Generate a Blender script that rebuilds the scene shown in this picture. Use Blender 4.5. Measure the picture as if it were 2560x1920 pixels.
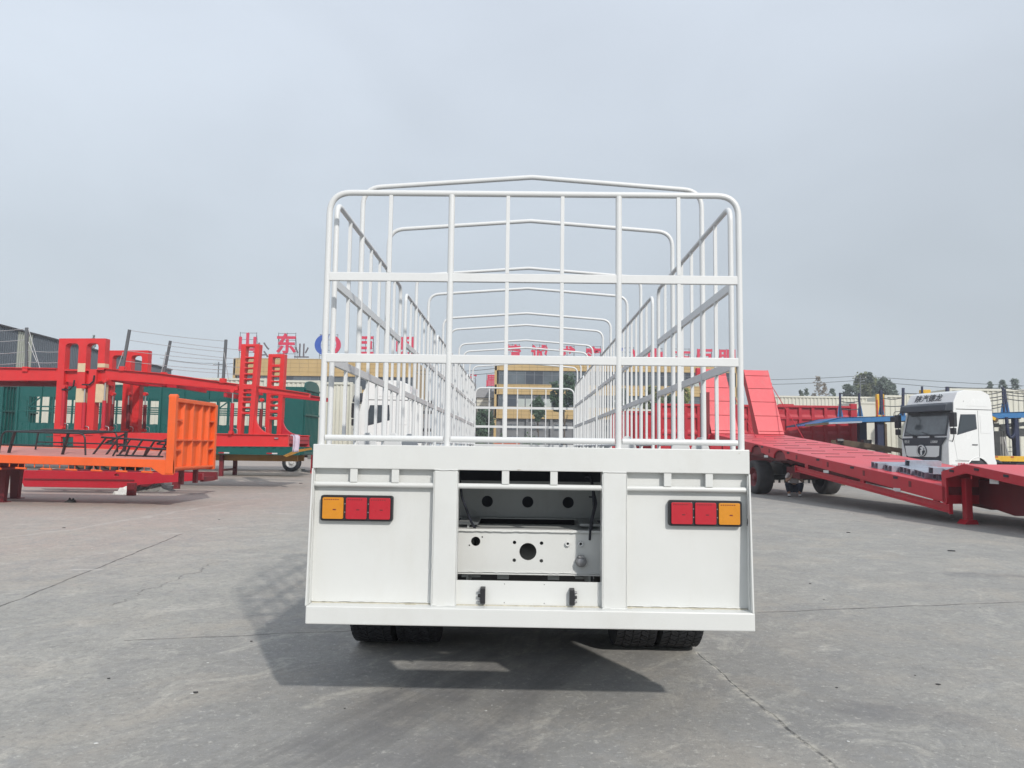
import bpy, math, random
from mathutils import Vector, Matrix
from mathutils.geometry import tessellate_polygon
random.seed(7)
R = math.radians
for o in list(bpy.data.objects): bpy.data.objects.remove(o)
SC = bpy.context.scene
COL = SC.collection

# ------------------------------------------------------------------ camera
F_PX = 1850.0
EYE = Vector((0, 0, 1.55))
ROLL = R(0.785)
_c, _s = math.cos(ROLL), math.sin(ROLL)
_d = (1305 - 1280, 1117 - 960)
_u = (_c * _d[0] + _s * _d[1], -_s * _d[0] + _c * _d[1])
YAW = math.atan2(_u[0], F_PX)
PITCH = math.atan2(_u[1] * math.cos(YAW), F_PX)
FWD = Vector((-math.sin(YAW) * math.cos(PITCH), math.cos(YAW) * math.cos(PITCH), math.sin(PITCH)))
_rt = Vector((math.cos(YAW), math.sin(YAW), 0))
_up = _rt.cross(FWD)
CR = _rt * _c + _up * _s
CU = -_rt * _s + _up * _c
cd = bpy.data.cameras.new('camera')
cam = bpy.data.objects.new('camera', cd)
COL.objects.link(cam)
cam.matrix_world = Matrix((
    (CR.x, CU.x, -FWD.x, EYE.x), (CR.y, CU.y, -FWD.y, EYE.y), (CR.z, CU.z, -FWD.z, EYE.z), (0, 0, 0, 1)))
cd.sensor_width = 36
cd.lens = F_PX / 2560 * 36
cd.clip_start = 0.05
cd.clip_end = 3000
SC.camera = cam

# ------------------------------------------------------------------ sky, sun, exposure
SUN_TO = Vector((0.635, -1.25, 1.0)).normalized()
W = bpy.data.worlds.new("World")
SC.world = W
W.use_nodes = True
nt = W.node_tree
nt.nodes.clear()
def wn(t, **k):
    n = nt.nodes.new(t)
    for a, b in k.items(): setattr(n, a, b)
    return n
out = wn('ShaderNodeOutputWorld'); bg = wn('ShaderNodeBackground')
sky = wn('ShaderNodeTexSky')
sky.sky_type = 'NISHITA'; sky.sun_disc = False
sky.sun_elevation = math.asin(SUN_TO.z)
sky.sun_rotation = math.atan2(SUN_TO.x, SUN_TO.y)
sky.dust_density = 4.0; sky.air_density = 1.2; sky.ozone_density = 1.5
tc = wn('ShaderNodeTexCoord')
sep = wn('ShaderNodeSeparateXYZ')
nt.links.new(tc.outputs['Generated'], sep.inputs[0])
# thin overcast sheet: brighter aloft, greyer at the horizon
ramp = wn('ShaderNodeValToRGB')
ramp.color_ramp.elements[0].position = 0.0
ramp.color_ramp.elements[0].color = (0.615, 0.68, 0.735, 1)
ramp.color_ramp.elements[1].position = 0.62
ramp.color_ramp.elements[1].color = (0.76, 0.835, 0.945, 1)
e = ramp.color_ramp.elements.new(0.22); e.color = (0.635, 0.705, 0.775, 1)
nt.links.new(sep.outputs['Z'], ramp.inputs[0])
mp = wn('ShaderNodeMapping'); mp.inputs['Scale'].default_value = (1.6, 1.6, 3.4)
nt.links.new(tc.outputs['Generated'], mp.inputs[0])
nz = wn('ShaderNodeTexNoise'); nz.inputs['Scale'].default_value = 1.7; nz.inputs['Detail'].default_value = 5
nz.inputs['Roughness'].default_value = 0.42; nz.inputs['Distortion'].default_value = 0.3
nt.links.new(mp.outputs[0], nz.inputs['Vector'])
cr2 = wn('ShaderNodeMapRange')
cr2.inputs['From Min'].default_value = 0.3; cr2.inputs['From Max'].default_value = 0.7
cr2.inputs['To Min'].default_value = 9.3; cr2.inputs['To Max'].default_value = 10.6
nt.links.new(nz.outputs['Fac'], cr2.inputs['Value'])
mul = wn('ShaderNodeVectorMath', operation='SCALE')
side = wn('ShaderNodeMapRange')          # the veil thins a little towards the right, away from the bright cloud
for k_, v_ in (('From Min', -.7), ('From Max', .7), ('To Min', 1.06), ('To Max', .90)): side.inputs[k_].default_value = v_
nt.links.new(sep.outputs['X'], side.inputs['Value'])
m3 = wn('ShaderNodeMath', operation='MULTIPLY'); nt.links.new(cr2.outputs[0], m3.inputs[0]); nt.links.new(side.outputs[0], m3.inputs[1])
nt.links.new(ramp.outputs[0], mul.inputs[0]); nt.links.new(m3.outputs[0], mul.inputs['Scale'])
mix = wn('ShaderNodeMix', data_type='RGBA')
mix.inputs['Factor'].default_value = 0.93
nt.links.new(sky.outputs[0], mix.inputs['A']); nt.links.new(mul.outputs[0], mix.inputs['B'])
nt.links.new(mix.outputs['Result'], bg.inputs['Color'])
bg.inputs['Strength'].default_value = 0.1
nt.links.new(bg.outputs[0], out.inputs[0])
sl = bpy.data.lights.new('sun', 'SUN'); so = bpy.data.objects.new('sun', sl); COL.objects.link(so)
sl.energy = 2.95; sl.angle = R(1.7); sl.color = (1.0, 0.955, 0.89)
so.rotation_euler = SUN_TO.to_track_quat('Z', 'Y').to_euler()
so.location = (20, -30, 40)
SC.view_settings.view_transform = 'Standard'
SC.view_settings.look = 'None'
SC.view_settings.exposure = 0.0
SC.view_settings.gamma = 1.0
SC.view_settings.use_curve_mapping = False
try:
    SC.cycles.max_bounces = 6; SC.cycles.diffuse_bounces = 3; SC.cycles.glossy_bounces = 3
    SC.cycles.transmission_bounces = 4; SC.cycles.transparent_max_bounces = 8
    SC.cycles.caustics_reflective = False; SC.cycles.caustics_refractive = False
except Exception: pass

# ------------------------------------------------------------------ survey helpers (points of the yard taken off the photograph at a known distance)
def ray(px, py): return FWD + CR * ((px - 1280) / F_PX) - CU * ((py - 960) / F_PX)
def P(px, py, Y):
    d = ray(px, py); return EYE + d * (Y / d.y)
def G(px, py, z=0.0):
    d = ray(px, py); return EYE + d * ((z - EYE.z) / d.z)

# ------------------------------------------------------------------ mesh builder
WM = {}
class MB:
    def __init__(s): s.v = []; s.f = []; s.sm = []
    def add(s, vs, fs, smooth=False):
        b = len(s.v); s.v += [tuple(v) for v in vs]
        for f in fs: s.f.append(tuple(b + i for i in f)); s.sm.append(smooth)
        return s
    def box(s, x0, x1, y0, y1, z0, z1):
        v = [(x, y, z) for z in (z0, z1) for y in (y0, y1) for x in (x0, x1)]
        return s.add(v, [(0, 2, 3, 1), (4, 5, 7, 6), (0, 1, 5, 4), (2, 6, 7, 3), (0, 4, 6, 2), (1, 3, 7, 5)])
    def bar(s, a, b, w, h, upv=(0, 0, 1)):
        a = Vector(a); b = Vector(b); d = (b - a).normalized(); upv = Vector(upv)
        if abs(d.dot(upv)) > .98: upv = Vector((0, 1, 0))
        x = d.cross(upv).normalized(); y = x.cross(d)
        v = [p + x * (i * w / 2) + y * (j * h / 2) for p in (a, b) for i, j in ((-1, -1), (1, -1), (1, 1), (-1, 1))]
        return s.add(v, [(3, 2, 1, 0), (4, 5, 6, 7), (0, 1, 5, 4), (1, 2, 6, 5), (2, 3, 7, 6), (3, 0, 4, 7)])
    def tube(s, path, r, n=10, caps=True, r2=None):
        path = [Vector(p) for p in path]; m = len(path); rings = []
        prev = None
        for i, p in enumerate(path):
            if i == 0: t = path[1] - p
            elif i == m - 1: t = p - path[i - 1]
            else: t = (path[i + 1] - p).normalized() + (p - path[i - 1]).normalized()
            t.normalize()
            if prev is None:
                a = Vector((0, 0, 1)) if abs(t.z) < .9 else Vector((0, 1, 0))
                x = t.cross(a).normalized()
            else:
                x = (prev - t * prev.dot(t)).normalized()
            prev = x; y = t.cross(x)
            rr = r if r2 is None else r + (r2 - r) * i / (m - 1)
            k = 1.0
            if 0 < i < m - 1:
                c = (path[i + 1] - p).normalized().dot(t); k = 1 / max(.6, c)
            rings.append([p + (x * math.cos(2 * math.pi * j / n) + y * math.sin(2 * math.pi * j / n)) * rr for j in range(n)])
        vs = [v for rg in rings for v in rg]; fs = []
        for i in range(m - 1):
            for j in range(n):
                fs.append((i * n + j, i * n + (j + 1) % n, (i + 1) * n + (j + 1) % n, (i + 1) * n + j))
        s.add(vs, fs, True)
        if caps:
            s.add(rings[0], [tuple(reversed(range(n)))]); s.add(rings[-1], [tuple(range(n))])
        return s
    def prism(s, poly, ext, holes=()):
        """poly: planar 3D points; ext: extrusion vector; holes: lists of 3D points"""
        loops = [[Vector(p) for p in poly]] + [[Vector(p) for p in h] for h in holes]
        ext = Vector(ext); flat = [p for l in loops for p in l]; n = len(flat)
        tris = tessellate_polygon(loops)
        fs = []
        for t in tris:
            a, b, c = (flat[i] for i in t)
            nn = (b - a).cross(c - a)
            if nn.dot(ext) > 0: t = (t[0], t[2], t[1])
            fs.append(tuple(t)); fs.append(tuple(n + i for i in reversed(t)))
        b0 = 0
        for l in loops:
            m = len(l)
            for i in range(m):
                j = (i + 1) % m; fs.append((b0 + i, b0 + j, n + b0 + j, n + b0 + i))
            b0 += m
        return s.add(flat + [p + ext for p in flat], fs)
    def cyl(s, a, b, r, n=16, r2=None): return s.tube([a, b], r, n, True, r2)
    def lathe(s, prof, axis='x', n=32, c=(0, 0, 0), smooth=True):
        """prof: (r, t) pairs round the axis through c"""
        vs = []
        for r, t in prof:
            for j in range(n):
                a = 2 * math.pi * j / n
                if axis == 'x': p = (c[0] + t, c[1] + r * math.cos(a), c[2] + r * math.sin(a))
                elif axis == 'y': p = (c[0] + r * math.cos(a), c[1] + t, c[2] + r * math.sin(a))
                else: p = (c[0] + r * math.cos(a), c[1] + r * math.sin(a), c[2] + t)
                vs.append(p)
        fs = [(i * n + j, i * n + (j + 1) % n, (i + 1) * n + (j + 1) % n, (i + 1) * n + j) for i in range(len(prof) - 1) for j in range(n)]
        return s.add(vs, fs, smooth)
    def mesh(s, name):
        me = bpy.data.meshes.new(name)
        me.from_pydata(s.v, [], s.f)
        me.polygons.foreach_set('use_smooth', s.sm)
        me.update()
        import bmesh
        bm = bmesh.new(); bm.from_mesh(me); bmesh.ops.recalc_face_normals(bm, faces=bm.faces); bm.to_mesh(me); bm.free()
        return me
    def build(s, name, mat, parent=None, world=True, bevel=0, seg=2, label=None):
        if parent is not None and world:
            inv = WM[parent.name].inverted()
            s.v = [tuple(inv @ Vector(v)) for v in s.v]
        me = s.mesh(name); me.materials.append(mat)
        return inst(name, me, parent, bevel=bevel, seg=seg, label=label)
def inst(name, me, parent=None, loc=None, rot=None, bevel=0, seg=2, label=None, scale=None):
    o = bpy.data.objects.new(name, me); COL.objects.link(o)
    if parent is not None: o.parent = parent
    if loc is not None: o.location = loc
    if rot is not None: o.rotation_euler = rot
    if scale is not None: o.scale = scale
    base = WM[parent.name] if parent is not None else Matrix()
    WM[o.name] = base @ Matrix.LocRotScale(Vector(loc or (0, 0, 0)), __import__('mathutils').Euler(rot or (0, 0, 0)), Vector(scale or (1, 1, 1)))
    if bevel:
        b = o.modifiers.new('bevel', 'BEVEL'); b.width = bevel; b.segments = seg; b.limit_method = 'ANGLE'; b.angle_limit = R(40)
    if label: o['label'] = label
    return o
def tag(o, label=None, cat=None, group=None, kind=None):
    if label: o['label'] = label
    if cat: o['category'] = cat
    if group: o['group'] = group
    if kind: o['kind'] = kind
    return o
def thing(name, label, cat, loc=(0, 0, 0), rz=0, group=None, rot=None):
    o = bpy.data.objects.new(name, None); COL.objects.link(o); o.empty_display_size = .2
    o.location = loc; o.rotation_euler = rot or (0, 0, rz)
    WM[o.name] = Matrix.Translation(Vector(loc)) @ __import__('mathutils').Euler(rot or (0, 0, rz)).to_matrix().to_4x4()
    return tag(o, label, cat, group)
def copy_tree(o, parent=None):
    c = o.copy(); COL.objects.link(c); c.parent = parent
    for ch in list(o.children): copy_tree(ch, c)
    return c
def copy_thing(o, label, loc, rot=None, group=None):
    c = copy_tree(o); c.location = loc
    if rot is not None: c.rotation_euler = rot
    c['label'] = label
    if group: c['group'] = group
    return c
def arc(c, r, a0, a1, n, ax=(1, 0, 0), ay=(0, 0, 1)):
    c = Vector(c); ax = Vector(ax); ay = Vector(ay)
    return [c + ax * (r * math.cos(a0 + (a1 - a0) * i / n)) + ay * (r * math.sin(a0 + (a1 - a0) * i / n)) for i in range(n + 1)]
def circ(cx, y, cz, r, n=20): return [Vector((cx + r * math.cos(2 * math.pi * i / n), y, cz + r * math.sin(2 * math.pi * i / n))) for i in range(n)]
def filletpath(pts, rad, n=5):
    pts = [Vector(p) for p in pts]; o = [pts[0]]
    for i in range(1, len(pts) - 1):
        a = (pts[i - 1] - pts[i]); b = (pts[i + 1] - pts[i]); da = a.normalized(); db = b.normalized()
        ang = da.angle(db); t = min(rad / math.tan(ang / 2), a.length * .45, b.length * .45)
        p0 = pts[i] + da * t; p1 = pts[i] + db * t
        for k in range(n + 1):
            u = k / n; o.append(p0 * (1 - u) ** 2 + pts[i] * 2 * u * (1 - u) + p1 * u * u)
    o.append(pts[-1]); return o

# ------------------------------------------------------------------ materials
MATS = {}
def lin(c): return tuple((x / 255 / 12.92 if x / 255 <= .04045 else ((x / 255 + .055) / 1.055) ** 2.4) for x in c)
def mat(name, col, rough=.5, metal=0, var=.06, nscale=3, bump=0, bscale=40, coat=0, dirt=0, dcol=(.25, .22, .18), spec=.5):
    if name in MATS: return MATS[name]
    m = bpy.data.materials.new(name); m.use_nodes = True; t = m.node_tree; b = t.nodes['Principled BSDF']
    def N(k): return t.nodes.new(k)
    g = N('ShaderNodeNewGeometry')
    n1 = N('ShaderNodeTexNoise'); n1.inputs['Scale'].default_value = nscale; n1.inputs['Detail'].default_value = 6; n1.inputs['Roughness'].default_value = .65
    t.links.new(g.outputs['Position'], n1.inputs['Vector'])
    mr = N('ShaderNodeMapRange'); mr.inputs['From Min'].default_value = .25; mr.inputs['From Max'].default_value = .75
    mr.inputs['To Min'].default_value = 1 - var; mr.inputs['To Max'].default_value = 1 + var
    t.links.new(n1.outputs['Fac'], mr.inputs['Value'])
    sc = N('ShaderNodeVectorMath'); sc.operation = 'SCALE'; sc.inputs[0].default_value = col
    t.links.new(mr.outputs[0], sc.inputs['Scale']); src = sc.outputs[0]
    if dirt:
        n2 = N('ShaderNodeTexNoise'); n2.inputs['Scale'].default_value = nscale * 2.3; n2.inputs['Detail'].default_value = 9; n2.inputs['Roughness'].default_value = .75
        mpn = N('ShaderNodeMapping'); mpn.inputs['Scale'].default_value = (1, 1, .35)
        t.links.new(g.outputs['Position'], mpn.inputs[0]); t.links.new(mpn.outputs[0], n2.inputs['Vector'])
        r2 = N('ShaderNodeMapRange'); r2.inputs['From Min'].default_value = .5; r2.inputs['From Max'].default_value = .8
        r2.inputs['To Min'].default_value = 0; r2.inputs['To Max'].default_value = dirt
        t.links.new(n2.outputs['Fac'], r2.inputs['Value'])
        mx = N('ShaderNodeMix'); mx.data_type = 'RGBA'
        t.links.new(r2.outputs[0], mx.inputs['Factor']); t.links.new(src, mx.inputs['A']); mx.inputs['B'].default_value = (*dcol, 1)
        src = mx.outputs['Result']
    t.links.new(src, b.inputs['Base Color'])
    rr = N('ShaderNodeMapRange'); rr.inputs['To Min'].default_value = max(.03, rough - .08); rr.inputs['To Max'].default_value = min(1, rough + .1)
    t.links.new(n1.outputs['Fac'], rr.inputs['Value']); t.links.new(rr.outputs[0], b.inputs['Roughness'])
    b.inputs['Metallic'].default_value = metal
    b.inputs['Specular IOR Level'].default_value = spec
    if coat: b.inputs['Coat Weight'].default_value = coat; b.inputs['Coat Roughness'].default_value = .12
    if bump:
        n3 = N('ShaderNodeTexNoise'); n3.inputs['Scale'].default_value = bscale; n3.inputs['Detail'].default_value = 4
        t.links.new(g.outputs['Position'], n3.inputs['Vector'])
        bp = N('ShaderNodeBump'); bp.inputs['Strength'].default_value = bump; bp.inputs['Distance'].default_value = .01
        t.links.new(n3.outputs['Fac'], bp.inputs['Height']); t.links.new(bp.outputs[0], b.inputs['Normal'])
    MATS[name] = m; return m
WHITE = mat('white_paint', (.655, .665, .65), .36, var=.035, nscale=1.5, bump=.3, bscale=3, dirt=.2, dcol=(.46, .43, .36))
WTUBE = mat('white_tube_paint', (.68, .69, .69), .34, var=.03, nscale=4, dirt=.08, dcol=(.5, .48, .44))
UNDER = mat('shaded_underbody_paint', (.035, .04, .055), .6, var=.2, nscale=3)  # white underfloor steel, given a near-black tone to stand for its shade
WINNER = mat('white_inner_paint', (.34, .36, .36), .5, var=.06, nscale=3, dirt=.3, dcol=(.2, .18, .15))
WELD = mat('grimy_weld_line', (.5, .47, .38), .7, var=.3, nscale=30)
RUBBER = mat('tyre_rubber', (.022, .023, .027), .75, var=.25, nscale=12, bump=.2, dirt=.25, dcol=(.09, .08, .07))
BLACK = mat('black_plastic', (.015, .016, .02), .45, var=.1)
BLACKP = mat('black_painted_steel', (.02, .02, .023), .35, var=.15, dirt=.2, dcol=(.1, .09, .08))
CABLE = mat('cable_sheath', (.012, .014, .025), .5)
STEEL = mat('bright_steel', (.6, .6, .6), .3, 1.0, var=.1)
GALV = mat('galvanised_steel', (.38, .42, .49), .40, .35, var=.14, nscale=9, dirt=.2, dcol=(.3, .3, .3))
GREYM = mat('grey_cast_metal', (.30, .30, .31), .45, .5, var=.15, nscale=20)
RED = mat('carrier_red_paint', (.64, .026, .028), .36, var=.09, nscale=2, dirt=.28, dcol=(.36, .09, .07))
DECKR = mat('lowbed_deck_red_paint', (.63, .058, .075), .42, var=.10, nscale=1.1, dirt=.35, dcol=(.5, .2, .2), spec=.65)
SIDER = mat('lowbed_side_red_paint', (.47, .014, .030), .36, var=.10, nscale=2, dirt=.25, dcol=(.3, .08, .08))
DUMPR = mat('dump_red_paint', (.44, .014, .028), .4, var=.08, nscale=1, dirt=.2, dcol=(.4, .1, .1))
PRIMER = mat('dark_red_primer', (.16, .012, .018), .55, var=.15, nscale=3, dirt=.3, dcol=(.12, .07, .06))
ORANGE = mat('orange_paint', (.78, .115, .018), .38, var=.09, nscale=2, dirt=.3, dcol=(.45, .15, .06))
ORDECK = mat('dusty_red_deck', (.52, .21, .18), .8, var=.2, nscale=3, bump=.2, dirt=.5, dcol=(.50, .36, .31))
GREEN = mat('teal_green_paint', (.002, .088, .080), .4, var=.12, nscale=1.5, dirt=.15, dcol=(.03, .09, .09))
OCHRE = mat('ochre_chassis_paint', (.36, .18, .03), .5, var=.2, nscale=3, dirt=.3, dcol=(.1, .06, .03))
YELLOW = mat('machine_yellow_paint', (.72, .42, .03), .4, var=.12, nscale=3, dirt=.3, dcol=(.25, .12, .04))
BLUE = mat('carrier_blue_paint', (.03, .16, .38), .4, var=.12, nscale=3, dirt=.2, dcol=(.1, .1, .1))
NAVY = mat('dark_blue_paint', (.012, .02, .06), .5, var=.2, nscale=3, dirt=.25, dcol=(.1, .06, .03))
CREAM = mat('cream_box_paint', (.64, .63, .55), .5, var=.05, nscale=.6, dirt=.25, dcol=(.5, .48, .42))
CABW = mat('cab_white_paint', (.76, .77, .765), .25, var=.02, nscale=1, coat=.4)
CABD = mat('cab_dark_plastic', (.035, .042, .055), .4, var=.1)
SEAM = mat('dark_seam', (.05, .05, .055), .7)
PAPER = mat('masking_paper', (.62, .50, .33), .8, var=.1, nscale=6)
RUST = mat('rusty_wood_and_steel', (.10, .07, .045), .8, var=.4, nscale=5)
GREYP = mat('grey_post_paint', (.10, .11, .12), .55, var=.15)
WIRE = mat('steel_wire', (.42, .43, .44), .5, .3)
WIRED = mat('dark_wire', (.06, .065, .07), .6)
SHED = mat('blue_grey_cladding', (.095, .115, .14), .5, var=.1, nscale=.4)
SKYL = mat('translucent_cladding_strip', (.36, .38, .33), .5, var=.1)
TILE = mat('ochre_wall_tile', (.50, .35, .15), .45, var=.10, nscale=.35, dirt=.15, dcol=(.3, .22, .12))
GROUT = mat('dark_grout', (.16, .12, .07), .9)
TILEGREY = mat('grey_ground_floor_cladding', (.19, .195, .205), .5, var=.15, nscale=.5)
FRAME = mat('window_aluminium_frame', (.16, .17, .19), .45)
CURTAIN = mat('pale_blind', (.42, .46, .44), .8, var=.2, nscale=.6)
SIGNR = mat('sign_red', (.60, .02, .07), .45, var=.06)
SIGNB = mat('sign_blue', (.02, .08, .40), .45, var=.06)
SIGNF = mat('sign_frame_grey', (.10, .10, .11), .6)
SIGND = mat('unlit_sign_back_grey', (.13, .11, .12), .6)
BARK = mat('tree_bark', (.10, .08, .06), .9, var=.3, nscale=6, bump=.4)
def ribbed(m_):
    t = m_.node_tree; b = t.nodes['Principled BSDF']; g = t.nodes.new('ShaderNodeNewGeometry'); w_ = t.nodes.new('ShaderNodeTexWave'); w_.inputs['Scale'].default_value = 42; w_.inputs['Distortion'].default_value = .3
    t.links.new(g.outputs['Position'], w_.inputs['Vector']); bp = t.nodes.new('ShaderNodeBump'); bp.inputs['Strength'].default_value = .14; bp.inputs['Distance'].default_value = .003
    t.links.new(w_.outputs['Fac'], bp.inputs['Height']); t.links.new(bp.outputs[0], b.inputs['Normal']); return m_
AMBER = mat('amber_lens', (.62, .24, .008), .3, var=.06, nscale=30, coat=.5)
REDL = mat('red_lens', (.46, .008, .022), .3, var=.06, nscale=30, coat=.5)
ribbed(AMBER); ribbed(REDL)
REDLR = mat('red_reflector', (.4, .01, .02), .35)
SILV = mat('silver_reflector', (.6, .6, .6), .4)
def glass(name, col, rough=.06, alpha=.5):
    m = bpy.data.materials.new(name); m.use_nodes = True; b = m.node_tree.nodes['Principled BSDF']
    b.inputs['Base Color'].default_value = (*col, 1); b.inputs['Roughness'].default_value = rough
    b.inputs['Alpha'].default_value = alpha; b.inputs['Specular IOR Level'].default_value = .7
    return m
GLASS = glass('cab_glass', (.03, .04, .045), .04, .55)
def pane_mat(name, col, ns):
    m = mat(name, col, .12, var=.5, nscale=ns, spec=.8); return m
PANE = pane_mat('window_glass', (.085, .105, .12), .35)
PANE2 = pane_mat('window_glass_dark', (.035, .045, .06), .35)
def leafmat(name, c):
    m = bpy.data.materials.new(name); m.use_nodes = True; t = m.node_tree; b = t.nodes['Principled BSDF']
    g = t.nodes.new('ShaderNodeNewGeometry'); rp = t.nodes.new('ShaderNodeMapRange')
    rp.inputs['To Min'].default_value = .6; rp.inputs['To Max'].default_value = 1.5
    t.links.new(g.outputs['Random Per Island'], rp.inputs['Value'])
    s = t.nodes.new('ShaderNodeVectorMath'); s.operation = 'SCALE'; s.inputs[0].default_value = c
    t.links.new(rp.outputs[0], s.inputs['Scale']); t.links.new(s.outputs[0], b.inputs['Base Color'])
    b.inputs['Roughness'].default_value = .6
    tr = t.nodes.new('ShaderNodeBsdfTranslucent'); t.links.new(s.outputs[0], tr.inputs[0])
    ms = t.nodes.new('ShaderNodeMixShader'); ms.inputs[0].default_value = .25
    t.links.new(b.outputs[0], ms.inputs[1]); t.links.new(tr.outputs[0], ms.inputs[2])
    t.links.new(ms.outputs[0], t.nodes['Material Output'].inputs[0])
    return m
LEAF = leafmat('leaf_green', (.075, .115, .06)); LEAFD = leafmat('leaf_dark_green', (.055, .10, .055))
LEAFY = leafmat('leaf_yellow_green', (.22, .25, .08)); LEAFB = leafmat('leaf_brown_sparse', (.22, .18, .13)); LEAFG = leafmat('leaf_olive', (.17, .19, .095))
LEAFF = leafmat('leaf_blue_grey_green', (.13, .165, .13))

# ------------------------------------------------------------------ ground
def ground_material():
    m = bpy.data.materials.new('worn_concrete'); m.use_nodes = True; t = m.node_tree; b = t.nodes['Principled BSDF']; L = t.links.new
    def N(k, **a):
        n = t.nodes.new(k)
        for q, w in a.items(): setattr(n, q, w)
        return n
    g = N('ShaderNodeNewGeometry'); pos = g.outputs['Position']
    def noise(scale, detail=6, rough=.6, st=(1, 1, 1), rot=0, dist=0):
        mpn = N('ShaderNodeMapping', vector_type='TEXTURE'); mpn.inputs['Scale'].default_value = tuple(1 / q_ for q_ in st); mpn.inputs['Rotation'].default_value = (0, 0, R(rot))
        L(pos, mpn.inputs[0]); n = N('ShaderNodeTexNoise'); L(mpn.outputs[0], n.inputs['Vector'])
        n.inputs['Scale'].default_value = scale; n.inputs['Detail'].default_value = detail; n.inputs['Roughness'].default_value = rough; n.inputs['Distortion'].default_value = dist
        return n.outputs['Fac']
    def mrange(v, a, b_, c, d, smooth=False):
        n = N('ShaderNodeMapRange'); L(v, n.inputs['Value'])
        for k, x in zip(('From Min', 'From Max', 'To Min', 'To Max'), (a, b_, c, d)): n.inputs[k].default_value = x
        if smooth: n.interpolation_type = 'SMOOTHSTEP'
        return n.outputs[0]
    def math_(op, a, b_=None):
        n = N('ShaderNodeMath', operation=op)
        for i, x in enumerate((a, b_)):
            if x is None: continue
            if isinstance(x, (int, float)): n.inputs[i].default_value = x
            else: L(x, n.inputs[i])
        return n.outputs[0]
    def mixc(f, a, b_):
        n = N('ShaderNodeMix', data_type='RGBA')
        if isinstance(f, (int, float)): n.inputs['Factor'].default_value = f
        else: L(f, n.inputs['Factor'])
        for k, x in (('A', a), ('B', b_)):
            if isinstance(x, tuple): n.inputs[k].default_value = (*x, 1)
            else: L(x, n.inputs[k])
        return n.outputs['Result']
    sepp = N('ShaderNodeSeparateXYZ'); L(pos, sepp.inputs[0])
    base = mixc(mrange(noise(.22, 5, .6), .35, .65, 0, 1), (.405, .392, .355), (.50, .478, .425))
    base = mixc(mrange(noise(1.1, 10, .76, (1, 1, 1), 0, .8), .44, .60, 0, .7), base, (.315, .308, .29))
    # long smears dragged by wheels
    base = mixc(mrange(noise(1.6, 7, .7, (.22, 1.5, 1), 62), .48, .74, 0, .38), base, (.25, .25, .245))
    base = mixc(mrange(noise(1.9, 7, .7, (.26, 1.6, 1), 112), .52, .76, 0, .38), base, (.56, .53, .475))
    # reddish dust at the left of the yard
    dm = math_('MULTIPLY', mrange(sepp.outputs['X'], -3.0, -7.5, 0, 1, True), mrange(sepp.outputs['Y'], 6, 11, 0, 1, True))
    base = mixc(math_('MULTIPLY', dm, mrange(noise(.6, 6), .3, .7, .55, .95)), base, (.50, .395, .34))
    # part grime, part painted shade around the trailer; a darker bay on the right
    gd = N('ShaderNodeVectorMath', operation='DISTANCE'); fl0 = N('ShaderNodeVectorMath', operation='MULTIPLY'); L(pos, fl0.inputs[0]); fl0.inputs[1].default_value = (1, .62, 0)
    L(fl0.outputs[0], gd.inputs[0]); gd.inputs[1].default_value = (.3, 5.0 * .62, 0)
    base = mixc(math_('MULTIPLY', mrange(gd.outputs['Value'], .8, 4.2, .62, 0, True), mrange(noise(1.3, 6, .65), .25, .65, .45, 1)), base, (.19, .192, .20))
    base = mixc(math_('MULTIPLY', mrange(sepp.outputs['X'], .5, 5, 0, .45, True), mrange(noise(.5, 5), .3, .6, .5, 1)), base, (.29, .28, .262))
    # blotches, pits, pale specks
    base = mixc(mrange(noise(7, 5, .6), .57, .68, 0, .5), base, (.21, .21, .205))
    base = mixc(mrange(noise(9, 4, .6, (.7, 1.2, 1), 55), .60, .72, 0, .35), base, (.52, .50, .46))
    fine = noise(55, 6, .75)
    base = mixc(mrange(fine, .35, .7, 0, .5), base, (.22, .218, .21))
    base = mixc(mrange(noise(3.1, 10, .8, (1, .7, 1), 30, 1.2), .50, .60, 0, .55), base, (.30, .298, .292))
    base = mixc(mrange(noise(2.3, 10, .8, (1, .6, 1), -40, 1.0), .53, .64, 0, .55), base, (.56, .535, .475))
    base = mixc(mrange(noise(.8, 8, .7, (1, 1, 1), 80, .5), .5, .64, 0, .45), base, (.43, .385, .325))
    grit = noise(17, 7, .8); base = mixc(mrange(grit, .50, .62, 0, .7), base, (.25, .243, .225)); base = mixc(mrange(noise(21, 6, .8), .56, .66, 0, .65), base, (.62, .60, .55))
    base = mixc(mrange(noise(6, 8, .8, (1, 1, 1), 0, 1.0), .52, .64, 0, .35), base, (.235, .23, .22))
    v = N('ShaderNodeTexVoronoi'); v.inputs['Scale'].default_value = 3.1; L(pos, v.inputs['Vector'])
    base = mixc(mrange(v.outputs['Distance'], .02, .04, .6, 0), base, (.12, .12, .12))
    v2 = N('ShaderNodeTexVoronoi'); v2.inputs['Scale'].default_value = 2.3; mp2 = N('ShaderNodeMapping'); mp2.inputs['Location'].default_value = (7, 3, 0); mp2.inputs['Scale'].default_value = (.6, 1.4, 1); L(pos, mp2.inputs[0]); L(mp2.outputs[0], v2.inputs['Vector'])
    base = mixc(mrange(v2.outputs['Distance'], .02, .04, .7, 0), base, (.52, .51, .49))
    # joints and cracks
    wob = N('ShaderNodeTexNoise'); wob.inputs['Scale'].default_value = 2.2; wob.inputs['Detail'].default_value = 6; L(pos, wob.inputs['Vector'])
    wv = N('ShaderNodeVectorMath', operation='SUBTRACT'); L(wob.outputs['Color'], wv.inputs[0]); wv.inputs[1].default_value = (.5, .5, .5)
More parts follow.
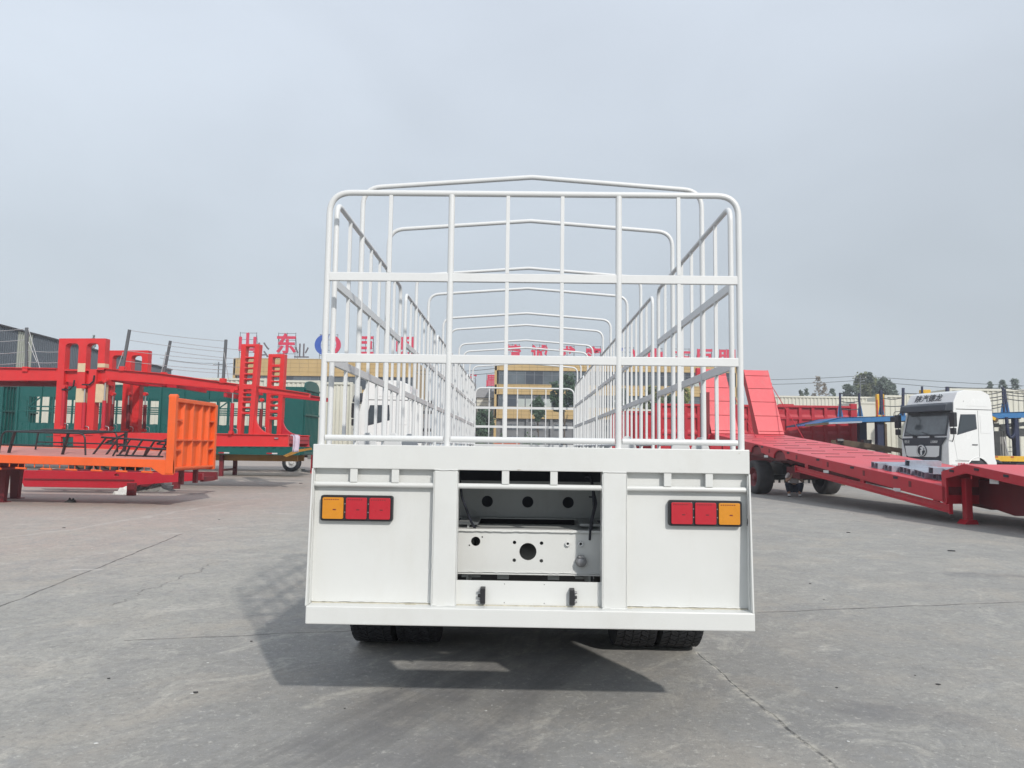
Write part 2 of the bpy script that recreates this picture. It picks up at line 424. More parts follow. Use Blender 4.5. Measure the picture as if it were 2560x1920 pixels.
    def wpos(amt):
        s_ = N('ShaderNodeVectorMath', operation='SCALE'); L(wv.outputs[0], s_.inputs[0]); s_.inputs['Scale'].default_value = amt
        a_ = N('ShaderNodeVectorMath', operation='ADD'); L(pos, a_.inputs[0]); L(s_.outputs[0], a_.inputs[1]); return a_.outputs[0]
    w1, w2, w3 = wpos(.10), wpos(.5), wpos(1.3)
    def seg(a, b_, p):
        a = Vector((a[0], a[1], 0)); b_ = Vector((b_[0], b_[1], 0)); ba = b_ - a
        s1 = N('ShaderNodeVectorMath', operation='SUBTRACT'); L(p, s1.inputs[0]); s1.inputs[1].default_value = a
        fl = N('ShaderNodeVectorMath', operation='MULTIPLY'); L(s1.outputs[0], fl.inputs[0]); fl.inputs[1].default_value = (1, 1, 0)
        d1 = N('ShaderNodeVectorMath', operation='DOT_PRODUCT'); L(fl.outputs[0], d1.inputs[0]); d1.inputs[1].default_value = ba
        h = mrange(d1.outputs['Value'], 0, ba.length_squared, 0, 1)
        s2 = N('ShaderNodeVectorMath', operation='SCALE'); s2.inputs[0].default_value = ba; L(h, s2.inputs['Scale'])
        s3 = N('ShaderNodeVectorMath', operation='SUBTRACT'); L(fl.outputs[0], s3.inputs[0]); L(s2.outputs[0], s3.inputs[1])
        ln = N('ShaderNodeVectorMath', operation='LENGTH'); L(s3.outputs[0], ln.inputs[0]); return ln.outputs['Value']
    crack = None
    def addc(x, acc): return x if acc is None else math_('MAXIMUM', acc, x)
    for (p, q, ww, w_, st) in [((-300, 1637), (462, 1332), w1, .012, .9), ((1895, 1531), (3000, 1486), w1, .012, .75), ((316, 1601), (1300, 1560), w1, .011, .6),
                           ((1745, 1632), (1850, 1725), w1, .006, .6), ((1850, 1725), (2090, 1920), w1, .009, .8), ((2090, 1920), (2400, 2200), w1, .009, .8),
                           ((300, 1510), (560, 1400), w2, .010, .45), ((2080, 1295), (2250, 1316), w2, .012, .5)]:
        A = G(*p); B = G(*q)
        d = seg(A, B, ww); crack = addc(mrange(d, w_ * .4, w_ * 1.6, st, 0), crack)
    base = mixc(math_('MULTIPLY', crack, mrange(noise(3.5, 5), .3, .6, .35, 1)), base, (.045, .045, .045))
    halo = None
    for p, q in [((1745, 1632), (1850, 1725)), ((1850, 1725), (2090, 1920))]:
        d = seg(G(*p), G(*q), w1); halo = addc(mrange(d, .0, .07, .8, 0), halo)
    base = mixc(math_('MULTIPLY', halo, mrange(noise(9, 7, .75), .47, .58, 0, 1)), base, (.58, .55, .48))
    pale = None
    for p, q, w_ in [((-200, 1370), (190, 1322), .05), ((190, 1322), (580, 1256), .05)]:
        pale = addc(mrange(seg(G(*p), G(*q), w2), w_ * .4, w_ * 1.6, .6, 0), pale)
    for p, q, w_ in [((185, 1424), (245, 1424), .05), ((412, 1335), (455, 1333), .06), ((700, 1284), (735, 1285), .09)]:
        pale = addc(mrange(seg(G(*p), G(*q), w1), w_ * .5, w_ * 1.3, .85, 0), pale)
    base = mixc(math_('MULTIPLY', pale, mrange(noise(6, 5), .3, .55, .2, 1)), base, (.52, .49, .45))
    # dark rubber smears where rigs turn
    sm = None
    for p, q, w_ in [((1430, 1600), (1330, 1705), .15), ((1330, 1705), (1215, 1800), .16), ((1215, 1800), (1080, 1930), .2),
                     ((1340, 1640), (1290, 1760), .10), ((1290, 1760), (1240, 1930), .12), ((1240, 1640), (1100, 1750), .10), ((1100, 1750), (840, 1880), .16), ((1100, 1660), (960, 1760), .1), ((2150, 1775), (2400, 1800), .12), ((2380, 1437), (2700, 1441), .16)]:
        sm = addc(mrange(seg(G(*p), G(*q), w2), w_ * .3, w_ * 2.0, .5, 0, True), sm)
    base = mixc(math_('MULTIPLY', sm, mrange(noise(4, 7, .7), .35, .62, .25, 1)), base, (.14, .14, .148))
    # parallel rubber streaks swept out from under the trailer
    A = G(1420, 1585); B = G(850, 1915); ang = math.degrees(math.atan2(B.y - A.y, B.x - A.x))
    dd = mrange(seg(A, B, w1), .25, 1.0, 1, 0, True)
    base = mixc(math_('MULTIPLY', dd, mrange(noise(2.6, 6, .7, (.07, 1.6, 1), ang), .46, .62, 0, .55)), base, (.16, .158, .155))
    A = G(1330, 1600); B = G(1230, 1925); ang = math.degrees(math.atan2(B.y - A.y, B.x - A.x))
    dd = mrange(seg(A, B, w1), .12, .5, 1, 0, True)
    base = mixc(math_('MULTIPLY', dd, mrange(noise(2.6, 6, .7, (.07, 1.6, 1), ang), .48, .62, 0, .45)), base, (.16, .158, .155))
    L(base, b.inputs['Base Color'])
    L(mrange(noise(2.2, 6), .3, .7, .6, .88), b.inputs['Roughness']); b.inputs['Specular IOR Level'].default_value = .25
    bp = N('ShaderNodeBump'); bp.inputs['Strength'].default_value = .5; bp.inputs['Distance'].default_value = .012
    hh = math_('SUBTRACT', math_('ADD', fine, math_('MULTIPLY', noise(6, 6), 1.2)), math_('MULTIPLY', crack, 2.0))
    L(hh, bp.inputs['Height']); L(bp.outputs[0], b.inputs['Normal'])
    return m
g_ = MB(); g_.add([(-700, -60, 0), (700, -60, 0), (700, 1600, 0), (-700, 1600, 0)], [(0, 1, 2, 3)])
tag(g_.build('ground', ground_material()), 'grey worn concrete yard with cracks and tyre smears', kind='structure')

# ================================================================== wheels
def tyre_mesh(Rr, w, tread=True):
    h = w / 2; m = MB()
    m.lathe([(Rr * .55, -h * .8), (Rr * .60, -h * .92), (Rr * .78, -h), (Rr * .93, -h * .96), (Rr * .972, -h * .86), (Rr * .98, -h * .5), (Rr * .98, h * .5),
             (Rr * .972, h * .86), (Rr * .93, h * .96), (Rr * .78, h), (Rr * .60, h * .92), (Rr * .55, h * .8), (Rr * .55, -h * .8)], 'x', 48)
    if tread:
        n = 52
        for k in range(n):
            a0 = 2 * math.pi * k / n
            for ri, (x0, x1) in enumerate([(-.93, -.60), (-.55, -.21), (-.17, .17), (.21, .55), (.60, .93)]):
                off = (ri % 2) * math.pi / n; sk = .035 * (1 if ri % 2 else -1)
                g = math.pi / n * .78
                vs = []
                for rr in (Rr * .965, Rr * (1.0 if abs(x0 + x1) < 1.2 else .992)):
                    for (x, s) in ((x0, -1), (x1, 1)):
                        for q in (-1, 1):
                            a = a0 + off + q * g + s * sk
                            vs.append((x * h, rr * math.cos(a), rr * math.sin(a)))
                m.add(vs, [(0, 1, 3, 2), (4, 6, 7, 5), (0, 4, 5, 1), (2, 3, 7, 6), (0, 2, 6, 4), (1, 5, 7, 3)])
    return m
def rim_mesh(Rr, w, face=1):
    h = w / 2; m = MB(); f = face
    m.lathe([(Rr * .56, -h * .8), (Rr * .56, h * .8 * f)], 'x', 32)
    m.lathe([(Rr * .57, h * .86 * f), (Rr * .52, h * .80 * f), (Rr * .50, h * .35 * f), (Rr * .40, h * .30 * f), (Rr * .30, h * .45 * f), (Rr * .22, h * .47 * f), (Rr * .20, h * .8 * f), (Rr * .12, h * .85 * f), (.001, h * .85 * f)], 'x', 32)
    for k in range(10):
        a = 2 * math.pi * k / 10
        c = (h * .44 * f, Rr * .26 * math.cos(a), Rr * .26 * math.sin(a))
        m.cyl(c, (c[0] + .05 * f, c[1], c[2]), .018, 6)
    return m
T_ME = tyre_mesh(.52, .32).mesh('tyre'); T_ME.materials.append(RUBBER)
def rimme(matr, face, Rr=.52, w=.32):
    me = rim_mesh(Rr, w, face).mesh('rim'); me.materials.append(matr); return me
RIM_W = {1: rimme(SILV, 1), -1: rimme(SILV, -1)}
RIM_D = {1: rimme(RUST, 1), -1: rimme(RUST, -1)}
TS_ME = tyre_mesh(.52, .30, False).mesh('tyre'); TS_ME.materials.append(RUBBER)
def wheel(parent, x, y, z, face=1, rims=RIM_W, tyre=None, scale=1.0, rz=0):
    """tyre as part, rim as its sub-part; given in the parent's local axes"""
    t = inst('wheel', tyre or T_ME, parent, loc=(x, y, z), rot=(random.uniform(0, 6), 0, rz), scale=(scale,) * 3)
    inst('rim', rims[face], t)
    return t

# ================================================================== the white stake semitrailer (main subject)
XC = .048
TR = thing('stake_semitrailer', 'big white semitrailer with tall tubular stake cage, seen square from the rear', 'semitrailer', (XC, 11, 0))
XL, XR = -1.197, 1.293
def part(name, mb, m=WHITE, bevel=.004, parent=TR, **k): return mb.build(name, m, parent, bevel=bevel, **k)
part('rear_beam', MB().box(XL, XR, 4.24, 4.36, 1.413, 1.55))
part('bumper_beam', MB().box(XL + .004, XR + .004, 4.19, 4.32, .553, .652), bevel=.006)
for x0, x1 in ((XL, XL + .009), (XR - .009, XR)):
    part('corner_plate', MB().prism([(x0, 4.232, 1.412), (x0, 4.36, 1.412), (x0, 4.36, .652), (x0, 4.19, .652)], (x1 - x0, 0, 0)), bevel=.002)
for x0, x1 in ((-.500, -.363), (.460, .597)):
    part('rear_post', MB().box(x0, x1, 4.242, 4.36, .652, 1.413), bevel=.010, seg=3)
for x0, x1 in ((XL + .009, -.50), (.597, XR - .009)):
    part('rear_panel', MB().box(x0, x1, 4.287, 4.293, .652, 1.413), bevel=0)
    part('weld_line', MB().box(x0 + .004, x1 - .002, 4.279, 4.287, .652, .657), WELD, bevel=0)
part('weld_line', MB().box(-.36, .455, 4.27, 4.279, .652, .657), WELD, bevel=0)
for x0, x1 in ((XL + .006, -.497), (-.365, .462), (.594, XR - .006)):
    part('round_bar', MB().cyl((x0, 4.262, 1.3225), (x1, 4.262, 1.3225), .0155, 16), bevel=0)
for x in (-.960, -.722, -.092, .184, .83, 1.065):
    part('hanger_strap', MB().box(x - .021, x + .021, 4.246, 4.264, 1.336, 1.414), bevel=.002)
# tail lights
for cx, order in ((-.940, (AMBER, REDL, REDL)), (1.044, (REDL, REDL, AMBER))):
    bx0, bx1, bz0, bz1 = cx - .207, cx + .207, 1.115, 1.260
    def rrect(x0, x1, z0, z1, r, y, n=4):
        o = []
        for (ax, az, a) in ((x1 - r, z1 - r, 0), (x0 + r, z1 - r, 90), (x0 + r, z0 + r, 180), (x1 - r, z0 + r, 270)):
            o += [Vector((ax + r * math.cos(R(a + 90 * i / n)), y, az + r * math.sin(R(a + 90 * i / n)))) for i in range(n + 1)]
        return o
    lamp = part('tail_light', MB().prism(rrect(bx0, bx1, bz0, bz1, .014, 4.287), (0, -.030, 0)), BLACK, bevel=.003,
                label='black tail light housing with %s' % ('amber lens outermost and two red lenses'))
    for i, mm in enumerate(order):
        lx = cx - .134 + .134 * i + (0 if i == 1 else 0)
        part('lens', MB().prism(rrect(lx - .0595, lx + .0595, bz0 + .012, bz1 - .012, .008, 4.2572), (0, -.010, 0)), mm, bevel=.003, parent=lamp)
        for q_ in range(7): part('lens_mark', MB().box(lx - .05 + q_ * .0125, lx - .043 + q_ * .0125, 4.2466, 4.2471, 1.2335, 1.239), PRIMER, bevel=0, parent=lamp)
        part('lens_mark', MB().box(lx + .0, lx + .018, 4.2467, 4.2472, 1.176, 1.183), PRIMER, bevel=0, parent=lamp)
    for sx in (-.067, .067):
        for sz in (1.165, 1.212):
            part('lamp_screw', MB().cyl((cx + sx, 4.257, sz), (cx + sx, 4.2535, sz), .0035, 8), GREYM, bevel=0, parent=lamp)
# weld beads, runs and scuffs
def bead(a, b, r=.0035, m=WHITE, name='weld_bead'):
    a, b = Vector(a), Vector(b); n_ = max(6, int((b - a).length / .018)); rr = random.Random(int(a.x * 997 + a.z * 131)); pts = []
    for i in range(n_ + 1):
        pts.append(a.lerp(b, i / n_) + Vector((rr.uniform(-1, 1), 0, rr.uniform(-1, 1))) * r * .45)
    part(name, MB().tube(pts, r, 6), m, bevel=0)
for x in (-.500, -.363, .460, .597): bead((x, 4.243, .66), (x, 4.243, 1.40), .0028)
for x0, x1 in ((-.500, -.363), (.460, .597)): bead((x0, 4.241, 1.413), (x1, 4.241, 1.413), .004); bead((x0, 4.243, .655), (x1, 4.243, .655), .0045)
for x0, x1 in ((XL + .01, -.50), (.597, XR - .01)): bead((x0, 4.284, .662), (x1, 4.284, .662), .004)
bead((XL + .012, 4.234, .66), (XL + .012, 4.238, 1.40), .003); bead((XR - .012, 4.234, .66), (XR - .012, 4.238, 1.40), .003)
SCUFF = mat('paint_scuff', (.16, .16, .17), .7, var=.4, nscale=90)
for sx, sy, sz, sw, sh_ in ((1.2838, 4.262, 1.145, .004, .016), (1.2838, 4.272, 1.13, .003, .01)): part('paint_scuff', MB().box(sx - .0008, sx, sy - sw * 2, sy + sw * 2, sz - sh_, sz + sh_), SCUFF, bevel=0)
for sx, sz, sw in ((-.02, 1.4185, .006), (-.012, 1.4195, .009), (1.235, 1.53, .004), (.10, .6535, .02), (-.62, .6535, .03), (1.0, .6535, .035), (.34, .6535, .012), (.62, .6535, .01)):
    part('grime_spot', MB().box(sx - sw, sx + sw, 4.2388 if sz > 1 else 4.262, 4.2396 if sz > 1 else 4.268, sz - .0015, sz + .0015), WELD, bevel=0)
# inner crossmember with three holes
def plate_h(x0, x1, z0, z1, y, th, holes, segs=20):
    o = [(x0, y, z0), (x1, y, z0), (x1, y, z1), (x0, y, z1)]
    return MB().prism(o, (0, th, 0), [circ(hx, y, hz, hr, segs if hr > .02 else 12) for hx, hz, hr in holes])
part('under_shade_sheet', MB().box(XL + .06, XR - .06, 5.32, 5.33, .72, 1.39), UNDER, bevel=0)  # dark sheet added so the space behind the holes reads as shade
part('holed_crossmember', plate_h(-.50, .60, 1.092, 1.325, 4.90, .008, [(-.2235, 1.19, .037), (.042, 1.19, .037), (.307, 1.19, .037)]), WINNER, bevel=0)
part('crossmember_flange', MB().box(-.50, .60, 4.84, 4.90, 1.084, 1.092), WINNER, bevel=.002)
# tow plate, 26 cm inside
tp = part('tow_plate', plate_h(-.46, .57, .796, 1.046, 4.50, .012, [(-.271, .981, .028), (-.232, 1.007, .005), (-.309, .957, .005), (.043, .925, .0515),
          (-.038, .978, .011), (.124, .976, .011), (-.038, .873, .011), (.124, .872, .011), (.280, .976, .008), (.358, .976, .008)]), WHITE, bevel=0)
bead((-.45, 4.49, 1.0445), (.56, 4.49, 1.0445), .005); bead((-.45, 4.492, .803), (.56, 4.492, .803), .004)
for x in (-.30, -.17, .02, .21, .40):
    part('crossmember_bolt', MB().cyl((x, 4.885, 1.115), (x, 4.90, 1.115), .009, 6), WINNER, bevel=0)
part('flange', MB().box(-.46, .57, 4.488, 4.80, 1.046, 1.056), WHITE, bevel=.003)
part('flange', MB().box(-.46, .57, 4.494, 4.70, .788, .796), WHITE, bevel=.002)
for x in (.280, .358):
    part('hose_bushing', MB().lathe([(.008, 0), (.016, 0), (.016, -.014), (.008, -.014), (.008, .012)], 'y', 16, (x, 4.50, .976)), WTUBE, bevel=0)
pl = part('trailer_socket', MB().lathe([(.001, -.05), (.024, -.05), (.029, -.042), (.030, -.015), (.034, -.012), (.034, 0), (.001, 0)], 'y', 24, (.36, 4.50, .874)), GREYM, bevel=0)
part('socket_hinge', MB().box(.343, .377, 4.446, 4.49, .900, .911).box(.335, .345, 4.462, 4.498, .888, .899).box(.375, .385, 4.462, 4.498, .888, .899), GREYM, bevel=.001, parent=pl)
lp = part('lower_plate', plate_h(-.363, .460, .652, .790, 4.281, .006, [(-.090, .772, .003), (.136, .772, .003), (-.090, .668, .003), (.136, .668, .003)]), WHITE, bevel=0)
for x, s in ((-.211, 1), (.292, -1)):
    b = part('marker_lamp_bracket', MB().prism([(x - .014, 4.281, .662), (x - .014, 4.245, .668), (x - .014, 4.245, .752), (x - .014, 4.281, .758)], (.028, 0, 0)), BLACKP, bevel=.002)
    for dz in (-.026, 0, .026):
        part('bolt', MB().cyl((x - s * .014, 4.262, .709 + dz), (x - s * .028, 4.262, .709 + dz), .007 if dz else .009, 10), GREYM if dz else BLACKP, bevel=0, parent=b)
# cables
part('brake_hose', MB().tube(filletpath([(-.372, 4.46, 1.36), (-.357, 4.46, 1.25), (-.300, 4.47, 1.10), (-.24, 4.60, .98)], .1), .0075, 8), CABLE, bevel=0)
part('cable_bundle', MB().tube(filletpath([(.38, 4.52, 1.37), (.415, 4.50, 1.385), (.428, 4.48, 1.30), (.447, 4.47, 1.22), (.425, 4.47, 1.13), (.42, 4.52, 1.02)], .05), .0085, 8)
     .tube(filletpath([(.425, 4.48, 1.34), (.428, 4.465, 1.26), (.432, 4.46, 1.19), (.415, 4.47, 1.10), (.412, 4.50, 1.0)], .05), .007, 8).box(.405, .44, 4.455, 4.50, 1.252, 1.26), CABLE, bevel=0)
part('brake_hose', MB().tube([(.43, 4.6, .80), (.445, 4.56, .60)], .010, 8), CABLE, bevel=0)
# chassis
for x in (XC - .37, XC + .37):
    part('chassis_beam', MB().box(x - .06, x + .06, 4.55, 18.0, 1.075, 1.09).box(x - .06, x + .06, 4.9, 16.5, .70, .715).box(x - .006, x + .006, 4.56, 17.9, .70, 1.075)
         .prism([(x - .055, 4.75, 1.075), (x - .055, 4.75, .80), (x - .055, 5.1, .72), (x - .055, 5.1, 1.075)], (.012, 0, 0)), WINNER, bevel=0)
for k in range(24):
    y = 5.35 + .54 * k
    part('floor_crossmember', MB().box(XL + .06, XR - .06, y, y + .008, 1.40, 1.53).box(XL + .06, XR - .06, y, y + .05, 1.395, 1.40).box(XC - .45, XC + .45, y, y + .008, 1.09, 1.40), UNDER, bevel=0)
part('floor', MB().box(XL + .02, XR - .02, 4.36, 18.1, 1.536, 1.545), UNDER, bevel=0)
for x0, x1 in ((XL, XL + .05), (XR - .05, XR)):
    part('side_rail', MB().box(x0, x1, 4.362, 18.15, 1.335, 1.549), bevel=.003)
part('front_beam', MB().box(XL + .05, XR - .05, 18.08, 18.15, 1.33, 1.549))
for k, x in enumerate((XC - .155, XC + .155)):
    part('small_t_bracket', MB().box(x - .035, x + .035, 4.62, 4.64, .74, .775).box(x - .008, x + .008, 4.62, 4.64, .775, .80), WINNER, bevel=.002)
AX = (6.05, 7.38, 8.71)
for y in AX:
    part('axle', MB().cyl((XC - 1.15, y, .52), (XC + 1.15, y, .52), .075, 16), BLACKP, bevel=0)
    for s in (-1, 1):
        for dx in (1.168, .828):
            wheel(TR, s * dx, y - 11, .52, face=s)
    for s in (-1, 1):
        part('leaf_spring', MB().tube([(XC + s * .5, y - .55, .74), (XC + s * .5, y - .25, .64), (XC + s * .5, y, .61), (XC + s * .5, y + .25, .64), (XC + s * .5, y + .55, .74)], .045, 4), BLACKP, bevel=0)
part('equaliser_frame', MB().box(XC - .43, XC + .43, 5.30, 5.34, .48, .72).box(XC - .55, XC - .45, 5.3, 9.4, .66, .76).box(XC + .45, XC + .55, 5.3, 9.4, .66, .76), BLACKP, bevel=.004)
for s in (-1, 1): part('unseen_shade_board', MB().box(XC + s * 1.17 - .01, XC + s * 1.17 + .01, 9.7, 14.8, .55, 1.30), WINNER, bevel=0)  # unseen boards added to keep side light from under the floor
for s in (-1, 1): part('mudguard_panel', MB().box(XC + s * 1.0 - .24, XC + s * 1.0 + .24, 5.30, 5.315, .70, 1.30), BLACKP, bevel=0)
part('air_tank', MB().cyl((XC - .35, 5.15, .80), (XC + .35, 5.15, .80), .12, 18), WINNER, bevel=0)
for s in (-1, 1):
    x = XC + s * .75
    part('landing_leg', MB().box(x - .06, x + .06, 15.2, 15.34, .12, 1.4).box(x - .14, x + .14, 15.12, 15.42, 0, .03).box(x - .05, x + .05, 15.21, 15.33, .03, .12), WINNER)
# ---- cage: rear gate
GY = 4.28
gx0, gx1, gt = -1.160, 1.258, 3.043
gp = filletpath([(gx0, GY, 1.55), (gx0, GY, gt), (gx1, GY, gt), (gx1, GY, 1.55)], .13, 8)
gate = part('rear_gate', MB().tube(gp, .018, 14), WTUBE, bevel=0)
RZ = (2.053, 2.535)
spans = ((gx0 + .018, -.452), (-.416, .536), (.572, gx1 - .018))
for z in RZ:
    for x0, x1 in spans:
        part('gate_rail', MB().box(x0 - .006, x1 + .006, GY - .013, GY + .013, z - .0255, z + .0255), WTUBE, bevel=.004, seg=2, parent=gate)
for x0, x1 in spans:
    part('bottom_tube', MB().tube([(x0 + .004, GY, 1.588), (x0 + .010, GY, 1.588), (x1 - .010, GY, 1.588), (x1 - .004, GY, 1.588)], .0175, 14), WTUBE, bevel=0, parent=gate)
for x in (-.434, .554):
    part('gate_post', MB().cyl((x, GY, 1.548), (x, GY, gt - .01), .0185, 14), WTUBE, bevel=0, parent=gate)
zl = (1.605, RZ[0] - .0255, RZ[0] + .0255, RZ[1] - .0255, RZ[1] + .0255, gt - .014)
for x in (-.795, -.100, .222, .905):
    part('gate_bar', MB().box(x - .011, x + .011, GY - .011, GY + .011, zl[0] - .012, zl[1]).box(x - .011, x + .011, GY - .011, GY + .011, zl[2], zl[3]).box(x - .011, x + .011, GY - .011, GY + .011, zl[4], zl[5]), WTUBE, bevel=.0025, parent=gate)
# ---- side panels: five a side, shared pieces
PL = 2.40; ST = 3.035
def localme(mb, name, m):
    me = mb.mesh(name); me.materials.append(m); return me
fr = filletpath([(0, 0, 1.55), (0, 0, ST), (0, PL, ST), (0, PL, 1.55)], .09, 6)
ME_frame = localme(MB().tube(fr, .0165, 12), 'panel_frame', WTUBE)
ME_rail = localme(MB().box(-.012, .012, .012, PL - .012, -.025, .025), 'panel_rail', WTUBE)
ME_bar = localme(MB().box(-.0105, .0105, -.0105, .0105, 1.58, ST - .01), 'panel_bar', WTUBE)
ME_low = localme(MB().cyl((0, .01, 1.59), (0, PL - .01, 1.59), .015, 10), 'panel_tube', WTUBE)
ME_post = localme(MB().cyl((0, 0, 1.55), (0, 0, ST), .019, 12), 'hoop_socket', WTUBE)
hx = (gx1 - gx0) / 2
hp = filletpath([(-hx, 0, ST - .3), (-hx, 0, 3.385), (0, 0, 3.475), (hx, 0, 3.385), (hx, 0, ST - .3)], .14, 8)
ME_hoop = localme(MB().tube(hp, .0175, 12), 'roof_hoop', WTUBE)
for k in range(5):
    y0 = 4.45 + 2.71 * k
    for x in (gx0, gx1):
        p = inst('side_panel', ME_frame, TR, loc=(x - XC, y0 - 11, 0))
        for z in RZ: inst('panel_rail', ME_rail, p, loc=(0, 0, z))
        inst('panel_tube', ME_low, p)
        for j in range(1, 7):
            if j in (2, 5): inst('hoop_socket', ME_post, p, loc=(0, PL * j / 7 + .025, 0))
            else: inst('panel_bar', ME_bar, p, loc=(0, PL * j / 7 + .015, 0))
    for j in (2, 5):
        inst('roof_hoop', ME_hoop, TR, loc=(0, y0 + PL * j / 7 + .025 - 11, 0))
# ---- front grille
FY = 18.05
fg = part('front_grille', MB().tube(filletpath([(gx0, FY, 1.55), (gx0, FY, 2.975), (gx1, FY, 2.975), (gx1, FY, 1.55)], .18, 8), .020, 12), WTUBE, bevel=0)
for z in (1.58, 2.03, 2.49): part('grille_rail', MB().box(gx0 + .02, gx1 - .02, FY - .012, FY + .012, z - .028, z + .028), WTUBE, bevel=0, parent=fg)
for k in range(6):
    x = gx0 + (gx1 - gx0) * (k + 1) / 7
    part('grille_bar', MB().box(x - .012, x + .012, FY - .011, FY + .011, 1.56, 2.965), WTUBE, bevel=0, parent=fg)
# little stake-pocket lugs on the floor edge
for x, y in ((-.965, 4.62), (-.815, 4.66), (.985, 4.62), (.665, 4.70), (-.745, 4.9), (1.13, 4.72)):
    part('hinge_lug', MB().prism([(x - .06, y, 1.545), (x - .045, y, 1.59), (x - .015, y, 1.625), (x + .015, y, 1.625), (x + .045, y, 1.59), (x + .06, y, 1.545)], (0, .012, 0)), WTUBE, bevel=.003)

# ================================================================== LEFT SIDE OF THE YARD
def flat(pts, Y): return [P(x, y, Y) for x, y in pts]
def slab(pts, Y, th, holes=()):
    return MB().prism(flat(pts, Y), (0, th, 0), [flat(h, Y) for h in holes])
# ---- orange flatbed: near side 17.4 m off, headboard facing right
OT = thing('orange_flatbed_trailer', 'orange flatbed trailer with a tall ribbed orange headboard at its right end', 'flatbed trailer', (-14, 18.6, 0))
xh = -8.20
def oz(x, y=17.4): return 1.125 + (xh - x) * .016 + (y - 17.4) * .072       # deck rises to the left and to the back
def obar(name, x0, x1, y0, y1, dz0, dz1, m, **k):
    return MB().prism([(x0, y0, oz(x0, y0) + dz0), (x1, y0, oz(x1, y0) + dz0), (x1, y0, oz(x1, y0) + dz1), (x0, y0, oz(x0, y0) + dz1)], (0, y1 - y0, oz(0, y1) - oz(0, y0))).build(name, m, OT, **k)
obar('side_beam', -20.5, xh - .15, 17.4, 17.5, -.19, 0, ORANGE, bevel=.01)
obar('side_beam', -20.5, xh - .15, 19.7, 19.8, -.215, 0, ORANGE, bevel=.01)
for k in range(8):
    x1 = xh - .18 - k * 1.52
    obar('deck_plate', x1 - 1.505, x1, 17.5, 19.7, -.03, -.006, ORDECK)
obar('chassis_beam', -20.4, xh - .2, 18.1, 18.22, -.27, -.03, PRIMER)
obar('chassis_beam', -20.4, xh - .2, 19.15, 19.27, -.35, -.03, PRIMER)
for k in range(12):
    x = xh - .6 - k
    MB().box(x - .03, x + .03, 17.5, 19.7, oz(x) - .17, oz(x) - .03).build('crossmember', PRIMER, OT)
# headboard
hb = MB().box(xh - .18, xh, 17.38, 17.52, .80, 2.62).box(xh - .20, xh, 19.68, 19.82, .84, 2.56).box(xh - .2, xh, 17.52, 19.68, 2.50, 2.60).box(xh - .2, xh, 17.52, 19.68, .90, .96)
hb.prism([(xh - .2, 17.38, 2.62), (xh, 17.38, 2.62), (xh, 17.46, 2.69), (xh - .2, 17.46, 2.69)], (0, .10, -.05))
hbo = hb.build('headboard', ORANGE, OT, bevel=.015)
MB().box(xh - .13, xh - .11, 17.5, 19.7, .86, 2.52).build('headboard_sheet', ORANGE, hbo)
for i, yy in enumerate((17.92, 18.42, 18.92, 19.34)):
    MB().prism([(xh - .11, yy - .10, .95), (xh - .03, yy, .95), (xh - .03, yy, 2.5), (xh - .11, yy - .04, 2.5)], (0, .04, 0)).build('headboard_rib', ORANGE, hbo, bevel=.004)
for z, y0, y1 in ((1.60, 17.52, 19.68), (2.08, 17.52, 17.83), (2.10, 19.43, 19.68), (1.36, 17.52, 17.83), (1.38, 19.43, 19.68)):
    MB().box(xh - .11, xh - .02, y0, y1, z - .02, z + .02).build('headboard_stiffener', ORANGE, hbo, bevel=.004)
MB().prism([(xh - .55, 17.395, 1.12), (xh, 17.395, 1.12), (xh, 17.395, .78), (xh - .25, 17.395, .78), (xh - .50, 17.395, .93)], (0, .05, 0)).build('corner_gusset', ORANGE, OT, bevel=.004)
for k in range(9):
    x = xh - .62 - k * .60 * 1.0
    z = oz(x) - .22
    tl = (k == 6)
    a, b_ = (x - .13, z - .075 + (.05 if tl else 0)), (x + .13, z - .085 - (.03 if tl else 0))
    MB().cyl((a[0], 17.42, a[1]), (b_[0], 17.42, b_[1]), .024, 10).cyl((x - .07, 17.43, z + .05), (x - .085, 17.43, z - .08), .008, 6).cyl((x + .07, 17.43, z + .05), (x + .075, 17.43, z - .085), .008, 6).build('rope_roller', ORANGE, OT)
    MB().cyl((x + .31, 17.43, z + .04), (x + .31, 17.43, z - .055), .013, 8).build('stake_pin', ORANGE, OT)
for q_ in ((-8.5, 18.5, .30), (-8.5, 19.3, .30)): MB().box(q_[0] - .05, q_[0] + .05, q_[1] - .05, q_[1] + .05, q_[2] + .2, 1.0).build('pin_leg', PRIMER, OT)
for x, y, zt in ((-12.98, 18.4, 1.05), (-13.45, 19.6, 1.15)):
    MB().prism([(x - .10, y, 0.02), (x + .10, y, .02), (x + .16, y, zt), (x - .16, y, zt)], (0, .14, 0)).box(x - .18, x + .18, y - .06, y + .2, 0, .02).build('landing_leg', PRIMER, OT, bevel=.01)
MB().tube(filletpath([(-16.5, 17.75, .62), (-13.5, 17.75, .70), (-12.6, 17.75, .86), (-12.0, 17.75, .90)], .6), .05, 8).build('mudguard_edge', PRIMER, OT)

